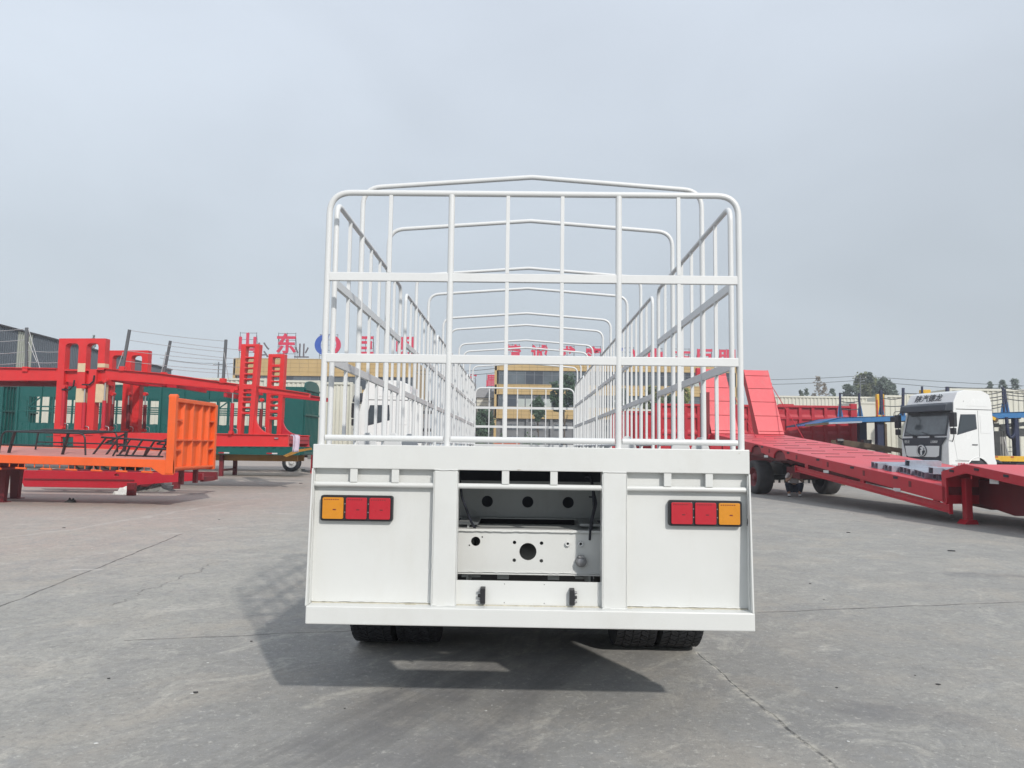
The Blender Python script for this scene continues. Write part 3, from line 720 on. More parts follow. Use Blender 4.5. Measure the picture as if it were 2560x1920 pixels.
# black tubular racks lying on the orange deck
def rack(x0, x1, y0, y1, h, lean, label, slats, flatup):
    t = thing('black_tube_rack', label, 'metal rack', ((x0 + x1) / 2, y0, oz((x0 + x1) / 2, y0)), group='black tubular racks on the orange deck')
    r = .022
    for y, dx in ((y0, 0), (y1, -.12 + lean)):
        b0, b1 = oz(x0, y), oz(x1, y)
        MB().tube(filletpath([(x0 + dx, y, b0), (x0 + dx + .05, y, b0 + h), (x1 + dx - .05, y, b1 + h), (x1 + dx, y, b1)], .16, 5), r, 8).build('side_loop', BLACKP, t)
        if flatup: MB().cyl((x0 + dx + .03, y, b0 + h * .38), (x1 + dx - .03, y, b1 + h * .38), r * .8, 8).build('lower_rail', BLACKP, t)
    b0, b1 = oz(x0, y0), oz(x1, y0)
    for i in range(slats):
        u = (i + .6) / slats; xx = x0 + (x1 - x0) * u; zz = b0 + (b1 - b0) * u + h
        MB().cyl((xx, y0, zz), (xx + .3 + lean, y1, zz + .072 * (y1 - y0)), r * .85, 8).build('slat', BLACKP, t)
    for u in (.12, .74):
        xx = x0 + (x1 - x0) * u; zb = b0 + (b1 - b0) * u
        MB().bar((xx, y0 - .02, zb), (xx + .1, y0, zb + h), .10, .02, (1, 0, 0)).build('upright', BLACKP, t)
    return t
rack(-12.75, -10.62, 17.95, 18.95, .52, .35, 'black tubular rack lying like a low table, furthest left on the orange deck', 5, True)
def ladder(x0, x1, y, h0, h1, label, bars):
    t = thing('black_tube_rack', label, 'metal rack', ((x0 + x1) / 2, y, oz((x0 + x1) / 2)), group='black tubular racks on the orange deck')
    a0 = Vector((x0 + .15, y + .25, oz(x0) + h0)); a1 = Vector((x1, y + .25, oz(x1) + h1)); c0 = Vector((x0, y, oz(x0) + .03)); c1 = Vector((x1 - .05, y, oz(x1) + .03))
    MB().cyl(a0, a1, .026, 8).build('top_tube', BLACKP, t); MB().cyl(c0, c1, .024, 8).build('bottom_tube', BLACKP, t)
    for i in range(bars):
        u = (i + .3) / bars
        MB().bar(c0.lerp(c1, u), a0.lerp(a1, u) + Vector((.03, 0, 0)), .02, .07, (0, 1, 0)).build('crossbar', BLACKP, t)
    return t
ladder(-10.75, -8.75, 18.3, .48, .42, 'black ladder-like rack leaning in the middle of the orange deck', 6)
r3 = thing('black_tube_rack', 'low black hoop rack nearest the orange headboard', 'metal rack', (-9.3, 17.95, 1.19), group='black tubular racks on the orange deck')
MB().tube(filletpath([(-9.95, 17.95, oz(-9.95, 17.95)), (-9.82, 17.95, 1.45), (-8.62, 17.95, 1.37), (-8.50, 17.95, 1.18)], .12), .022, 8).build('top_tube', BLACKP, r3)
MB().cyl((-9.9, 18.02, 1.21), (-8.75, 18.02, 1.19), .022, 8).build('bottom_tube', BLACKP, r3)
for x in (-9.6, -9.15): MB().bar((x - .05, 17.98, 1.19), (x + .05, 17.95, 1.42), .02, .08, (0, 1, 0)).build('crossbar', BLACKP, r3)
for x in (-10.35, -9.0):
    t = thing('black_bracket', 'small black triangular bracket standing behind the racks, %s one' % ('left' if x < -10 else 'right'), 'bracket', (x, 19.2, 1.15))
    MB().bar((x, 19.2, 1.26), (x + .02, 19.2, 1.78), .05, .09, (0, 1, 0)).build('upright', BLACKP, t); MB().bar((x - .5, 19.2, 1.50), (x, 19.2, 1.74), .04, .045, (0, 1, 0)).build('brace', BLACKP, t); MB().bar((x - .5, 19.2, 1.49), (x + .02, 19.2, 1.47), .04, .045, (0, 1, 0)).build('brace', BLACKP, t)

# ---- red chassis lying under the orange trailer
RC = thing('red_chassis_frame', 'dark red chassis beam lying low beneath the orange flatbed', 'chassis', (-12, 21, 0))
MB().prism(flat([(40, 1175), (505, 1183), (505, 1200), (345, 1212), (325, 1221), (60, 1217)], 22.0), (0, .14, 0), [flat([(285, 1187), (290, 1184), (296, 1185), (298, 1190), (286, 1191)], 22.0)]).build('near_beam', SIDER, RC, bevel=.01)
fb_ = MB().prism(flat([(40, 1175), (505, 1183), (505, 1203), (345, 1212), (325, 1221), (60, 1217)], 22.0), (0, .14, 0)).build('far_beam', PRIMER, RC)
fb_.location = (0, 1.0, 0)
MB().prism(flat([(60, 1196), (335, 1199), (335, 1203), (60, 1200)], 21.98), (0, .02, 0)).build('weld_seam', PRIMER, RC)
for k in range(5):
    x = -14 + k * 1.1; MB().box(x, x + .1, 22.14, 23.0, .38, .52).build('crossmember', PRIMER, RC)
for (px, py) in ((328, 1239), (440, 1222)):
    q = G(px, py); MB().box(q.x - .12, q.x + .1, q.y - .05, q.y + .1, 0, .36 if px < 400 else .9).build('foot', PRIMER, RC, bevel=.01)
def rag(name, px, py, s, label, cat, m, n=9, h=.1):
    q = G(px, py); rr = random.Random(px); mb = MB(); vs = []
    for i in range(n):
        for j in range(n):
            u, v = i / (n - 1) * 2 - 1, j / (n - 1) * 2 - 1
            d = max(abs(u), abs(v))
            z = max(.004, (1 - d * d) * h * (.5 + rr.random()) + .006)
            vs.append((q.x + u * s * (1 + .25 * rr.uniform(-1, 1)), q.y + v * s * .6 * (1 + .25 * rr.uniform(-1, 1)), z if d < 1 else .003))
    fs = [(i * n + j, (i + 1) * n + j, (i + 1) * n + j + 1, i * n + j + 1) for i in range(n - 1) for j in range(n - 1)]
    mb.add(vs, fs)
    return tag(mb.build(name, m), label, cat)
CLOTHG = mat('grey_rag_cloth', (.22, .22, .21), .9, var=.3, nscale=8)
PALEL = mat('pale_litter', (.6, .6, .58), .8, var=.15, nscale=8)
DARKL = mat('dark_litter', (.05, .05, .05), .8, var=.3, nscale=8)
rag('crumpled_sheet', 312, 1236, .26, 'pale crumpled plastic beside the foot of the red chassis', 'litter', PALEL, h=.18)
rag('rubble_heap', 375, 1227, .62, 'heap of pale crumpled wrapping behind the red chassis foot', 'litter', CLOTHG, 12, .35)
rag('dark_stone', 176, 1256, .12, 'dark lump lying in the shade in front of the orange trailer', 'stone', DARKL, h=.09)
rag('rag', 752, 1179, .34, 'pile of grey rags and white plastic on the ground below the green trailer', 'litter', CLOTHG, 12, .13)

# ---- red car carrier, near side 25 m, far side 27.4 m
NY, FYY = 25.0, 27.4
CC = thing('car_carrier_trailer', 'unfinished bright red two-deck car carrier with slotted ladder towers', 'car carrier', (-12, 26.2, 0))
def ccx(name, mb, m=RED, **k): return mb.build(name, m, CC, bevel=k.pop('bevel', .012), **k)
def shifted(pts, Y0, Y1, Y):  # same world X,Z moved from plane Y0 to Y1
    return [Vector((v.x, Y1, v.z)) for v in flat(pts, Y0)]
main = [(133, 1079), (431, 1083), (720, 1087), (720, 1115), (431, 1113), (300, 1141), (133, 1141)]
mh = [(152, 1092), (183, 1092), (183, 1130), (152, 1130)]
mh2 = [(268, 1100), (286, 1100), (286, 1112), (268, 1112)]
for Y in (NY, FYY):
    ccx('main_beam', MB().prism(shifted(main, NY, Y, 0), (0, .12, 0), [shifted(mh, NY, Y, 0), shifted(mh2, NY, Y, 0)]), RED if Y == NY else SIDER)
    ccx('beam_flange', MB().prism(shifted([(431, 1082), (721, 1086), (721, 1088.5), (431, 1084.5)], NY, Y - .06, 0), (0, .24, 0)))
    ccx('beam_flange', MB().prism(shifted([(431, 1112.5), (721, 1114.5), (721, 1117), (431, 1115)], NY, Y - .06, 0), (0, .24, 0)))
for px in (480, 560, 640, 716): 
    q = P(px, 1100, NY); ccx('cross_beam', MB().box(q.x - .06, q.x + .06, NY + .12, FYY, q.z - .12, q.z + .12), SIDER)
for k in range(7):
    q = P(722, 1100, NY); ccx('lower_deck_plate', MB().box(q.x - (k + 1) * 1.2 + .02, q.x - k * 1.2, NY + .14, FYY - .02, 1.66, 1.68), PRIMER, bevel=0)
# bright eye and far end box
q = P(691, 1096, NY); ccx('eye_plate', MB().cyl((q.x - .05, NY - .03, q.z), (q.x + .07, NY - .03, q.z), .03, 8), STEEL, bevel=0)
# ladder towers
def tower(Y, pts_l, pts_r, slots, th=.35, dark=False):
    # pts: ((xt,yt),(xb,yb)) centre lines of outer edges in near-plane pixels
    (xl0, y0), (xl1, y1) = pts_l; (xr0, _), (xr1, _) = pts_r
    def X(a, b, y): return a + (b - a) * (y - y0) / (y1 - y0)
    holes = []
    for (a, b) in slots:
        a -= .8; b += .8
        wl, wr = .26, .74
        def row(y): L_, R_ = X(xl0, xl1, y), X(xr0, xr1, y); return L_ + (R_ - L_) * wl, L_ + (R_ - L_) * wr
        c = min(1.6, (b - a) * .25)
        l0, r0 = row(a); l1, r1 = row(b)
        holes.append([(l0 + c, a), (r0 - c, a), (r0, a + c), (r1, b - c), (r1 - c, b), (l1 + c, b), (l1, b - c), (l0, a + c)])
    f = lambda pts: flat(pts, Y)
    return MB().prism(f([(xl0, y0), (xr0, y0), (xr1, y1), (xl1, y1)]), (0, th, 0), [f(h) for h in holes])
nslots = [(867, 891), (896, 904), (909, 918), (922, 932), (937, 945), (950, 960), (974, 979), (984, 990), (995, 1002), (1008, 1016), (1021, 1029), (1036, 1086)]
nl, nr = ((603, 860), (590.5, 1088)), ((649, 860), (631, 1088))
tw = ccx('ladder_tower', tower(NY - .02, nl, nr, nslots, .32))
fsl = [(894, 910), (918, 925), (930, 938), (943, 951), (956, 964), (989, 995), (1003, 1010), (1017, 1024), (1033, 1041), (1050, 1086)]
tw2 = ccx('ladder_tower', tower(FYY - .02, ((671, 885), (661, 1088)), ((712, 885), (701.5, 1088)), fsl, .32))
def curve_gusset(x0, y0, x1, y1, Y):
    pts = [(x0 - 14, y0)] + [(x0 + (x1 - x0) * (1 - math.cos(a)), y0 + (y1 - y0) * math.sin(a)) for a in [math.pi / 2 * i / 8 for i in range(9)]] + [(x1 + 10, y1 + 2.5), (x0 - 16, y1 + 2.5)]
    return MB().prism(flat(pts, Y), (0, .10, 0))
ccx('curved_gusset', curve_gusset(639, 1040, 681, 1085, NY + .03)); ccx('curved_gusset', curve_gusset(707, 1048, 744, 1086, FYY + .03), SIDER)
# slotted arch frames
def arch(Y, x0, x1, y0, yb, drop, lean, dark):
    W_ = x1 - x0
    def sk(p): return (p[0] - (p[1] - y0) * lean, p[1])
    out_ = [(x0, y0), (x1, y0), (x1, drop), (x1 - W_ * .16, drop), (x1 - W_ * .16, yb), (x1 - W_ * .32, yb), (x1 - W_ * .32, drop + 2), (x0 + W_ * .60, drop + 2), (x0 + W_ * .60, yb), (x0 + W_ * .43, yb), (x0 + W_ * .43, drop + 2), (x0 + W_ * .145, drop + 2), (x0 + W_ * .145, yb), (x0, yb)]
    holes = []
    for a, b in ((.145, .43), (.60, .855)):
        xa, xb = x0 + W_ * a, x0 + W_ * b; r = min(9, (xb - xa) * .3); yt = y0 + 12
        hh = [(xa, yt + r)] + [(xa + r - r * math.cos(t), yt + r - r * math.sin(t)) for t in (.5, 1.0, 1.5)] + [(xb - r + r * math.cos(t), yt + r - r * math.sin(t)) for t in (1.5, 1.0, .5)] + [(xb, yt + r), (xb, drop - 2), (xa, drop - 2)]
        holes.append([sk(p) for p in hh])
    return MB().prism(flat([sk(p) for p in out_], Y), (0, .28, 0), [flat(h, Y) for h in holes])
ccx('arch_frame', arch(NY - .03, 148, 264.5, 846, 1088, 925, .058, 0))
ccx('arch_frame', arch(FYY - .03, 267, 371, 876, 1086, 940, .050, 1))
ccx('cross_tube', MB().box(-15.5, -15.3, NY + .25, FYY, 3.6, 3.85)); ccx('cross_tube', MB().box(-14.2, -14.0, NY + .25, FYY, 3.6, 3.85), SIDER)
def patch(x0, x1, y0, y1, Y=NY - .034):
    q0, q1 = P(x0, y0, Y), P(x1, y1, Y)
    ccx('masking_paper', MB().box(q0.x - .005, q1.x, Y - .004, Y + .25, q1.z, q0.z), PAPER, bevel=0)
patch(195.5, 212.5, 908, 930); patch(191, 209, 971, 1006); patch(244.5, 262, 908.5, 918.5); patch(240.5, 258.5, 960, 1006)
# upper rails
up_l = [(-150, 918), (142, 922), (142, 951), (-150, 951)]
up_r = [(262, 922), (400, 934), (593, 961), (593, 976), (400, 959), (262, 949)]
up_t = [(645, 966), (722, 977), (773, 985), (773, 994), (722, 989), (645, 981)]
for Y in (NY + .02, FYY + .02):
    for nm, pp in (('upper_rail', up_l), ('upper_rail', up_r), ('rail_tail', up_t)):
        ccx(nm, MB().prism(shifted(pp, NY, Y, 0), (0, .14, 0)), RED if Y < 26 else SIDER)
        top = pp[:3] if nm != 'upper_rail' or pp is up_r else pp[:2]
        vv = shifted(top, NY, Y, 0)
        for a, b in zip(vv[:-1], vv[1:]): ccx('rail_flange', MB().bar(a + Vector((0, .07, .01)), b + Vector((0, .07, .01)), .30, .025), RED if Y < 26 else SIDER, bevel=0)
ccx('link_plate', MB().prism(flat([(142, 925), (264, 927), (264, 950), (220, 962), (142, 951)], NY + .1), (0, .1, 0)))
ccx('under_rail', MB().prism(flat([(-150, 951), (110, 953), (142, 952), (142, 966), (-150, 962)], NY + .6), (0, .2, 0)), PRIMER)
for px in (40, 330, 440, 560):
    q = P(px, 940, NY); z = q.z - (.25 if px > 400 else 0) - (.3 if px > 500 else 0)
    ccx('cross_tube', MB().box(q.x - .05, q.x + .05, NY + .16, FYY, z - .16, z), SIDER)
# hydraulic cylinders
def hyd(xt, yt, xb, yb, Y, f=.36, m=SIDER):
    a, b = P(xt, yt, Y), P(xb, yb, Y); c = a.lerp(b, f)
    cyl = ccx('hydraulic_cylinder', MB().cyl(c, b, .062, 14), m, bevel=0)
    MB().cyl(a, c, .026, 10).build('piston_rod', STEEL, cyl)
    for e_ in (a, b): MB().cyl(e_ + Vector((0, -.08, 0)), e_ + Vector((0, .08, 0)), .07, 10).build('pivot_eye', RED, cyl)
    MB().tube(filletpath([b + Vector((.07, 0, .15)), b + Vector((.2, 0, .12)), b + Vector((.2, 0, -.05))], .08), .012, 6).build('hose', STEEL, cyl)
for a in ((161, 967, 155, 1069, .05), (213, 967, 207, 1076, .36), (264, 952, 257, 1076, .40), (582.5, 977, 578, 1081, .30)):
    hyd(a[0], a[1], a[2], a[3], NY - .06, a[4])
for a in ((283, 985, 279, 1070, .3), (322, 985, 319, 1076, .3), (364, 985, 360, 1076, .3), (655, 1000, 650, 1076, .3)):
    hyd(*a[:4], FYY - .06, a[4], PRIMER)
for px, py in ((186, 950), (236, 938)):
    a = P(px, py, NY - .12); MB().tube([a, a + Vector((-.02, 0, -.2)), a + Vector((-.15, 0, -.33)), a + Vector((-.4, 0, -.33))], .03, 8).build('valve_hose', BLACKP, CC)
# guard posts and wires on the upper deck
GP = [((67, 819), (66, 921), NY + .05), ((324, 824), (307, 920), NY + .05), ((426, 852), (410, 934), FYY + .05), ((565, 849), (558, 950), NY + .05)]
for a, b, Y in GP:
    A, B = P(*a, Y), P(*b, Y)
    ccx('guard_post', MB().bar(B, A, .09, .07, (0, 1, 0)), GREYP, bevel=.006)
    ccx('post_socket', MB().box(B.x - .09, B.x + .09, Y - .1, Y + .1, B.z - .12, B.z + .05))
def wires(a, b, Y, sag=.03, m=WIRE, r=.010):
    A, B = P(*a, Y), P(*b, Y)
    pts = [A.lerp(B, i / 8) - Vector((0, 0, sag * 4 * (i / 8) * (1 - i / 8))) for i in range(9)]
    ccx('guard_wire', MB().tube(pts, r, 5), m, bevel=0)
for dy in (0, 27, 57, 84):
    wires((-60, 828 + dy), (67, 822 + dy), NY + .05); 
    if dy: wires((68, 850 + dy * .95), (148, 856 + dy * .88), NY + .05)
for a, b in (((324, 826), (565, 853)), ((321, 850), (563, 880)), ((318, 877), (561, 901)), ((314, 903), (560, 925))): wires(a, b, NY + .05)
for a, b in (((426, 854), (650, 879)), ((424, 878), (650, 902)), ((420, 901), (650, 922)), ((416, 922), (650, 938))): wires(a, b, FYY + .05)
for a, b in (((71, 822), (100, 921)), ((71, 855), (92, 905)), ((308, 880), (294, 921)), ((560, 880), (572, 952)), ((415, 880), (404, 930))): wires(a, b, NY + .02, 0, WIRE, .014)
# towel
q = P(722, 1094, NY); tw_ = MB()
n = 10; vs = []
for i in range(n):
    for j in range(12):
        u = i / (n - 1); v = j / 11
        if v < .3: p = (q.x + .02 + u * .26 * (.6 + v), NY + .1 + u * .03, q.z + .05 + .06 * math.sin(v / .3 * 1.57) + .0)
        else: p = (q.x + .10 + u * .22 + .03 * math.sin(v * 3), NY + .05 + .04 * math.sin(u * 9 + v), q.z + .11 - (v - .3) * .85)
        vs.append(p)
tw_.add(vs, [(i * 12 + j, (i + 1) * 12 + j, (i + 1) * 12 + j + 1, i * 12 + j + 1) for i in range(n - 1) for j in range(11)], True)
TOW = mat('lilac_towel_cloth', (.58, .50, .60), .9, var=.15, nscale=9)
to_ = tag(tw_.build('towel', TOW), 'pale lilac towel draped over the right end of the red car carrier', 'towel')
sm_ = to_.modifiers.new('thickness', 'SOLIDIFY'); sm_.thickness = .012

# ---- green stake trailers
def stake_trailer(x1, Y, label, n=6, bay=2.22):
    t = thing('green_stake_trailer', label, 'stake trailer', (x1 - n * bay / 2, Y + 1.2, 0), group='teal stake trailers')
    x0 = x1 - n * bay
    zb, zp, zo, zt = 1.02, 2.35, 3.56, 4.10
    def gb(name, mb, m=GREEN, **k): return mb.build(name, m, t, **k)
    for Yy, out_ in ((Y, -1), (Y + 2.4, 1)):
        gb('side_sill', MB().box(x0, x1, Yy - .04, Yy + .04, zb, zb + .30))
        gb('side_board', MB().box(x0, x1, Yy - .01, Yy + .01, zb + .3, zp))
        gb('top_band', MB().box(x0, x1, Yy - .02, Yy + .02, zo, zt)); gb('top_rail', MB().box(x0, x1, Yy - .05, Yy + .05, zt, zt + .07))
        gb('mid_rail', MB().box(x0, x1, Yy - .03, Yy + .03, 3.08, 3.14)); gb('mid_rail', MB().box(x0, x1, Yy - .03, Yy + .03, 2.88, 2.94))
        for k in range(n):
            xb = x0 + k * bay
            # solid web with chamfered openings
            w = MB().prism([(xb + .02, Yy - .012, zp), (xb + .62, Yy - .012, zp), (xb + .42, Yy - .012, zp + .28), (xb + .42, Yy - .012, zo - .2), (xb + .55, Yy - .012, zo), (xb + .02, Yy - .012, zo)], (0, .024, 0))
            if Yy == Y and k % 3 == 0: gb('side_web', w)
            for j, px in enumerate((.50, 1.08, 1.66)):
                gb('upright', MB().box(xb + px - .03, xb + px + .03, Yy - .04, Yy + .04, zp, zo))
            for j in range(6):
                if Yy == Y: gb('board_rib', MB().prism([(xb + .12 + j * .36, Yy - .01, zb + .34), (xb + .16 + j * .36, Yy - .06, zb + .34), (xb + .26 + j * .36, Yy - .06, zb + .34), (xb + .30 + j * .36, Yy - .01, zb + .34)], (0, 0, 1.0)))
            gb('post', MB().box(xb - .05, xb + .05, Yy - .07, Yy + .05, zb + .3, zt))
            if Yy == Y: gb('corner_brace', MB().bar((xb + 1.1, Yy - .03, zo), (xb + .5, Yy - .03, zo - .45), .05, .05, (0, 1, 0))); gb('band_rib', MB().box(xb + 1.04, xb + 1.12, Yy - .06, Yy - .02, zo, zt))
            if Yy == Y:
                gb('reflector', MB().box(xb + .6, xb + .85, Yy - .046, Yy - .04, zb + .04, zb + .1), REDLR); gb('reflector', MB().box(xb + .85, xb + 1.1, Yy - .046, Yy - .04, zb + .04, zb + .1), SILV)
    # right-hand end: ribbed tailgate with rounded top
    gb('corner_panel', MB().box(x1 - .9, x1, Y - .05, Y - .025, zb + .3, zt))
    gb('end_sheet', MB().box(x1 - .02, x1, Y, Y + 2.4, zb, zt))
    top = [(x1 - .02, Y, zt)] + [(x1 - .02, Y + 1.2 - 1.2 * math.cos(a), zt + .42 * math.sin(a) ** .6) for a in [math.pi * i / 12 for i in range(1, 12)]] + [(x1 - .02, Y + 2.4, zt)]
    gb('domed_top', MB().prism(top, (.06, 0, 0)))
    for k in range(11): gb('end_rib', MB().box(x1, x1 + .07, Y + .08 + k * .215, Y + .15 + k * .215, zb + .1, zt + .02))
    for z in (zb + .1, 2.9, zt - .02): gb('end_rail', MB().box(x1, x1 + .10, Y, Y + 2.4, z - .04, z + .04))
    gb('floor', MB().box(x0, x1, Y + .05, Y + 2.35, zb + .2, zb + .3))
    for yy in (Y + .7, Y + 1.7): gb('chassis_beam', MB().box(x0 + .3, x1 - .4, yy - .06, yy + .06, .72, 1.02), OCHRE)
    for yy in (Y + .35, Y + 2.0): gb('landing_leg', MB().box(x1 - 3.95, x1 - 3.78, yy, yy + .15, 0, 1.0), PRIMER)
    gb('leg_brace', MB().box(x1 - 3.9, x1 - 3.82, Y + .5, Y + 2.0, .25, .33), PRIMER)
    gb('tool_box', MB().box(x0 + 3.4, x0 + 3.8, Y + .1, Y + .5, .65, 1.0), YELLOW)
    for dx in (3.0, 4.3): 
        for yy in (.2, 2.2): wheel(t, x0 + dx + 0 - (x1 - n * bay / 2), yy - 1.2, .52, face=1, rz=R(90), tyre=TS_ME, rims=RIM_D)
    return t
stake_trailer(-10.1, 34.0, 'teal green stake trailer with domed ribbed end, behind the red car carrier')
stake_trailer(-24.4, 34.4, 'teal green stake trailer cut off by the left edge of the photo', 3)
# second red post peeping behind the green tailgate
tag(MB().box(-11.1, -10.95, 39.0, 39.2, 0, 3.4).build('red_post', SIDER), 'thin red upright just right of the green tailgate', 'post')

# ---- small lorry wheel and torn board below the green tailgate
LT = thing('parked_lorry', 'lorry chassis with white-rimmed wheel showing under the short cream box', 'lorry', (-12.65, 42, 0))
wheel(LT, -.20, -.6, .50, face=-1, rz=R(90), tyre=TS_ME); wheel(LT, .9, 1.2, .50, face=-1, rz=R(90), tyre=TS_ME)
MB().box(-12.0, -10.6, 41.45, 41.6, .70, .93).build('sill', CREAM, LT, bevel=.02); MB().box(-15.0, -10.4, 41.9, 43.3, .78, .93).build('frame', PRIMER, LT)
bd = MB()
bp = [P(708, 1139, 33.6), P(738, 1125, 33.6), P(778, 1119, 33.6), P(780, 1124, 33.6), P(748, 1130, 33.6), P(716, 1143, 33.6)]
bd.prism(bp, (0, .04, 0)); tag(bd.build('torn_board', OCHRE), 'torn ochre board hanging below the green trailer end', 'board')

# ---- grey industrial shed, far left
SH = thing('industrial_shed', 'tall blue-grey clad shed with pale translucent strips, far left', 'shed', (-38, 60, 0))
a0, a1 = Vector((-36.6, 45.5, 0)), Vector((-39.4, 82, 0)); d = (a1 - a0); Ln = d.length; d.normalize(); nrm = Vector((d.y, -d.x, 0))
def cladding(s0, s1, z0, z1, m, name, depth=.05, pitch=.26, off=0.0):
    mb = MB(); k = s0; vs = []; prof_ = []
    while k < s1 - 1e-6:
        for du, dv in ((0, 0), (.45 * pitch, 0), (.5 * pitch, depth), (.95 * pitch, depth)):
            if k + du <= s1: prof_.append((k + du, dv))
        k += pitch
    prof_.append((s1, 0))
    for z in (z0, z1):
        for u, v in prof_: p = a0 + d * u + nrm * (v + off); vs.append((p.x, p.y, z))
    n_ = len(prof_)
    mb.add(vs, [(i, i + 1, n_ + i + 1, n_ + i) for i in range(n_ - 1)])
    return mb.build(name, m, SH)
cuts = [(0, 8.0, SHED), (8.0, 9.9, SKYL), (9.9, 20.5, SHED), (20.5, 22.2, SKYL), (22.2, Ln, SHED)]
for s0, s1, m in cuts: cladding(s0, s1, 0, 9.55, m, 'wall_cladding')
p0, p1 = a0 + Vector((0, 0, 0)), a1
MB().bar((p0.x, p0.y, 9.62), (p1.x, p1.y, 9.62), .3, .12).build('roof_gutter', SEAM, SH)
w_ = Vector((-18, -1, 0))
MB().add([(p0.x, p0.y, 9.7), (p1.x, p1.y, 9.7), (p1.x - 14, p1.y - 1, 11.5), (p0.x - 14, p0.y - 1, 11.5)], [(0, 1, 2, 3)]).build('roof', SHED, SH)
MB().add([(p1.x, p1.y, 0), (p1.x, p1.y, 9.6), (p1.x - 14, p1.y - 1, 11.4), (p1.x - 14, p1.y - 1, 0)], [(0, 1, 2, 3)]).build('end_wall', SHED, SH)

# ================================================================== RIGHT SIDE OF THE YARD
# ---- red lowbed trailer; local x across (v), local -y towards its neck (u)
LB = thing('red_lowbed_trailer', 'long red lowbed trailer with two upright ramps behind and a raised neck at the right', 'lowbed trailer', (8.2, 26.5, 0), math.atan2(.115, .993))
def zt(u): return 1.79 - .0985 * u
def L3(v, u, z): return Vector((v, -u, z))
def lb(name, mb, m=SIDER, parent=LB, **k): return mb.build(name, m, parent, world=False, **k)
WD = 3.15
def side_profile(v, th):
    top = [(-4.1, zt(-4.1)), (9.85, zt(9.85))]
    bot = [(9.98, zt(9.98)), (9.98, zt(9.98) - .42), (9.85, zt(9.85) - .36)]
    pts = []
    for uc in (2.03, .25):
        zb = zt(uc) - .30; r = .42
        aa = [(uc + r * math.cos(a), zb + r * .62 * math.sin(a)) for a in [math.pi * i / 8 for i in range(9)]]
        pts += aa
    pts = [(u, z) for u, z in pts]
    full = top + bot + pts + [(-4.1, zt(-4.1) - .28)]
    return MB().prism([L3(v, u, z) for u, z in full], (th, 0, 0))
lb('side_beam', side_profile(0, .06), bevel=.008); lb('side_beam', side_profile(WD - .06, .06), bevel=.008)
for uc in (2.03, .25):
    for v0 in (.0, WD - .1): lb('arch_lip', MB().tube([L3(v0 + .05, uc + .42 * math.cos(a), zt(uc) - .30 + .26 * math.sin(a)) for a in [math.pi * i / 8 for i in range(9)]], .012, 6), PRIMER)
    lb('wheel_well', MB().box(.06, .5, -uc - .42, -uc + .42, zt(uc) - .36, zt(uc) - .1), PRIMER)
# deck sheets (plates butt with narrow gaps)
us = [-4.1, -1.9, 0.4, 2.75, 5.1, 7.45, 9.85]
for a, b in zip(us[:-1], us[1:]):
    for v0, v1 in ((.06, WD / 2 - .004), (WD / 2 + .004, WD - .06)):
        lb('deck_plate', MB().prism([L3(v0, a + .004, zt(a)), L3(v0, b - .004, zt(b)), L3(v0, b - .004, zt(b) - .02), L3(v0, a + .004, zt(a) - .02)], (v1 - v0, 0, 0)), DECKR)
for k in range(10):
    u = -3.5 + k * .86
    for v0, v1 in ((.40, 1.30), (1.85, 2.70)):
        du = .40 if v0 > 1 else 0
        z = zt(u + du)
        lb('grip_bar', MB().prism([L3(v0, u + du - .035, zt(u + du - .035) - .001), L3(v0, u + du + .035, zt(u + du + .035) - .001), L3(v0, u + du + .03, z + .012), L3(v0, u + du - .03, z + .016)], (v1 - v0, 0, 0)), PRIMER)
for u in (1.30, 3.20, 5.05, 6.85, 8.75):
    z = zt(u) - .13
    lb('stake_pocket', MB().prism([L3(-.004, u - .05, z - .07), L3(-.004, u + .05, z - .075), L3(-.004, u + .05, z + .065), L3(-.004, u - .05, z + .07)], (.02, 0, 0)), PRIMER)
    u2 = u - .55; z = zt(u2) - .055
    lb('lashing_eye', MB().prism([L3(-.005, u2 - .09, z - .03), L3(-.005, u2 + .07, z - .035), L3(-.005, u2 + .10, z), L3(-.005, u2 + .07, z + .028), L3(-.005, u2 - .09, z + .03)], (.02, 0, 0)), CABLE)
for uu in (1.0, 4.9, 8.2):
    z = zt(uu) - .37; lb('reflector_plate', MB().box(-.002, .01, -uu - .18, -uu + .10, z - .02, z + .06), SILV)
# frame below
for v in (1.05, 2.05):
    lb('main_beam', MB().prism([L3(v, -4, zt(-4) - .03), L3(v, 10.0, zt(10) - .03), L3(v, 10.0, .30), L3(v, 3, .82), L3(v, -4, 1.5)], (.14, 0, 0)), PRIMER)
for k in range(20):
    u = -3.8 + k * .72
    lb('crossmember', MB().box(.06, WD - .06, -u - .03, -u + .03, zt(u) - .20, zt(u) - .022), PRIMER)
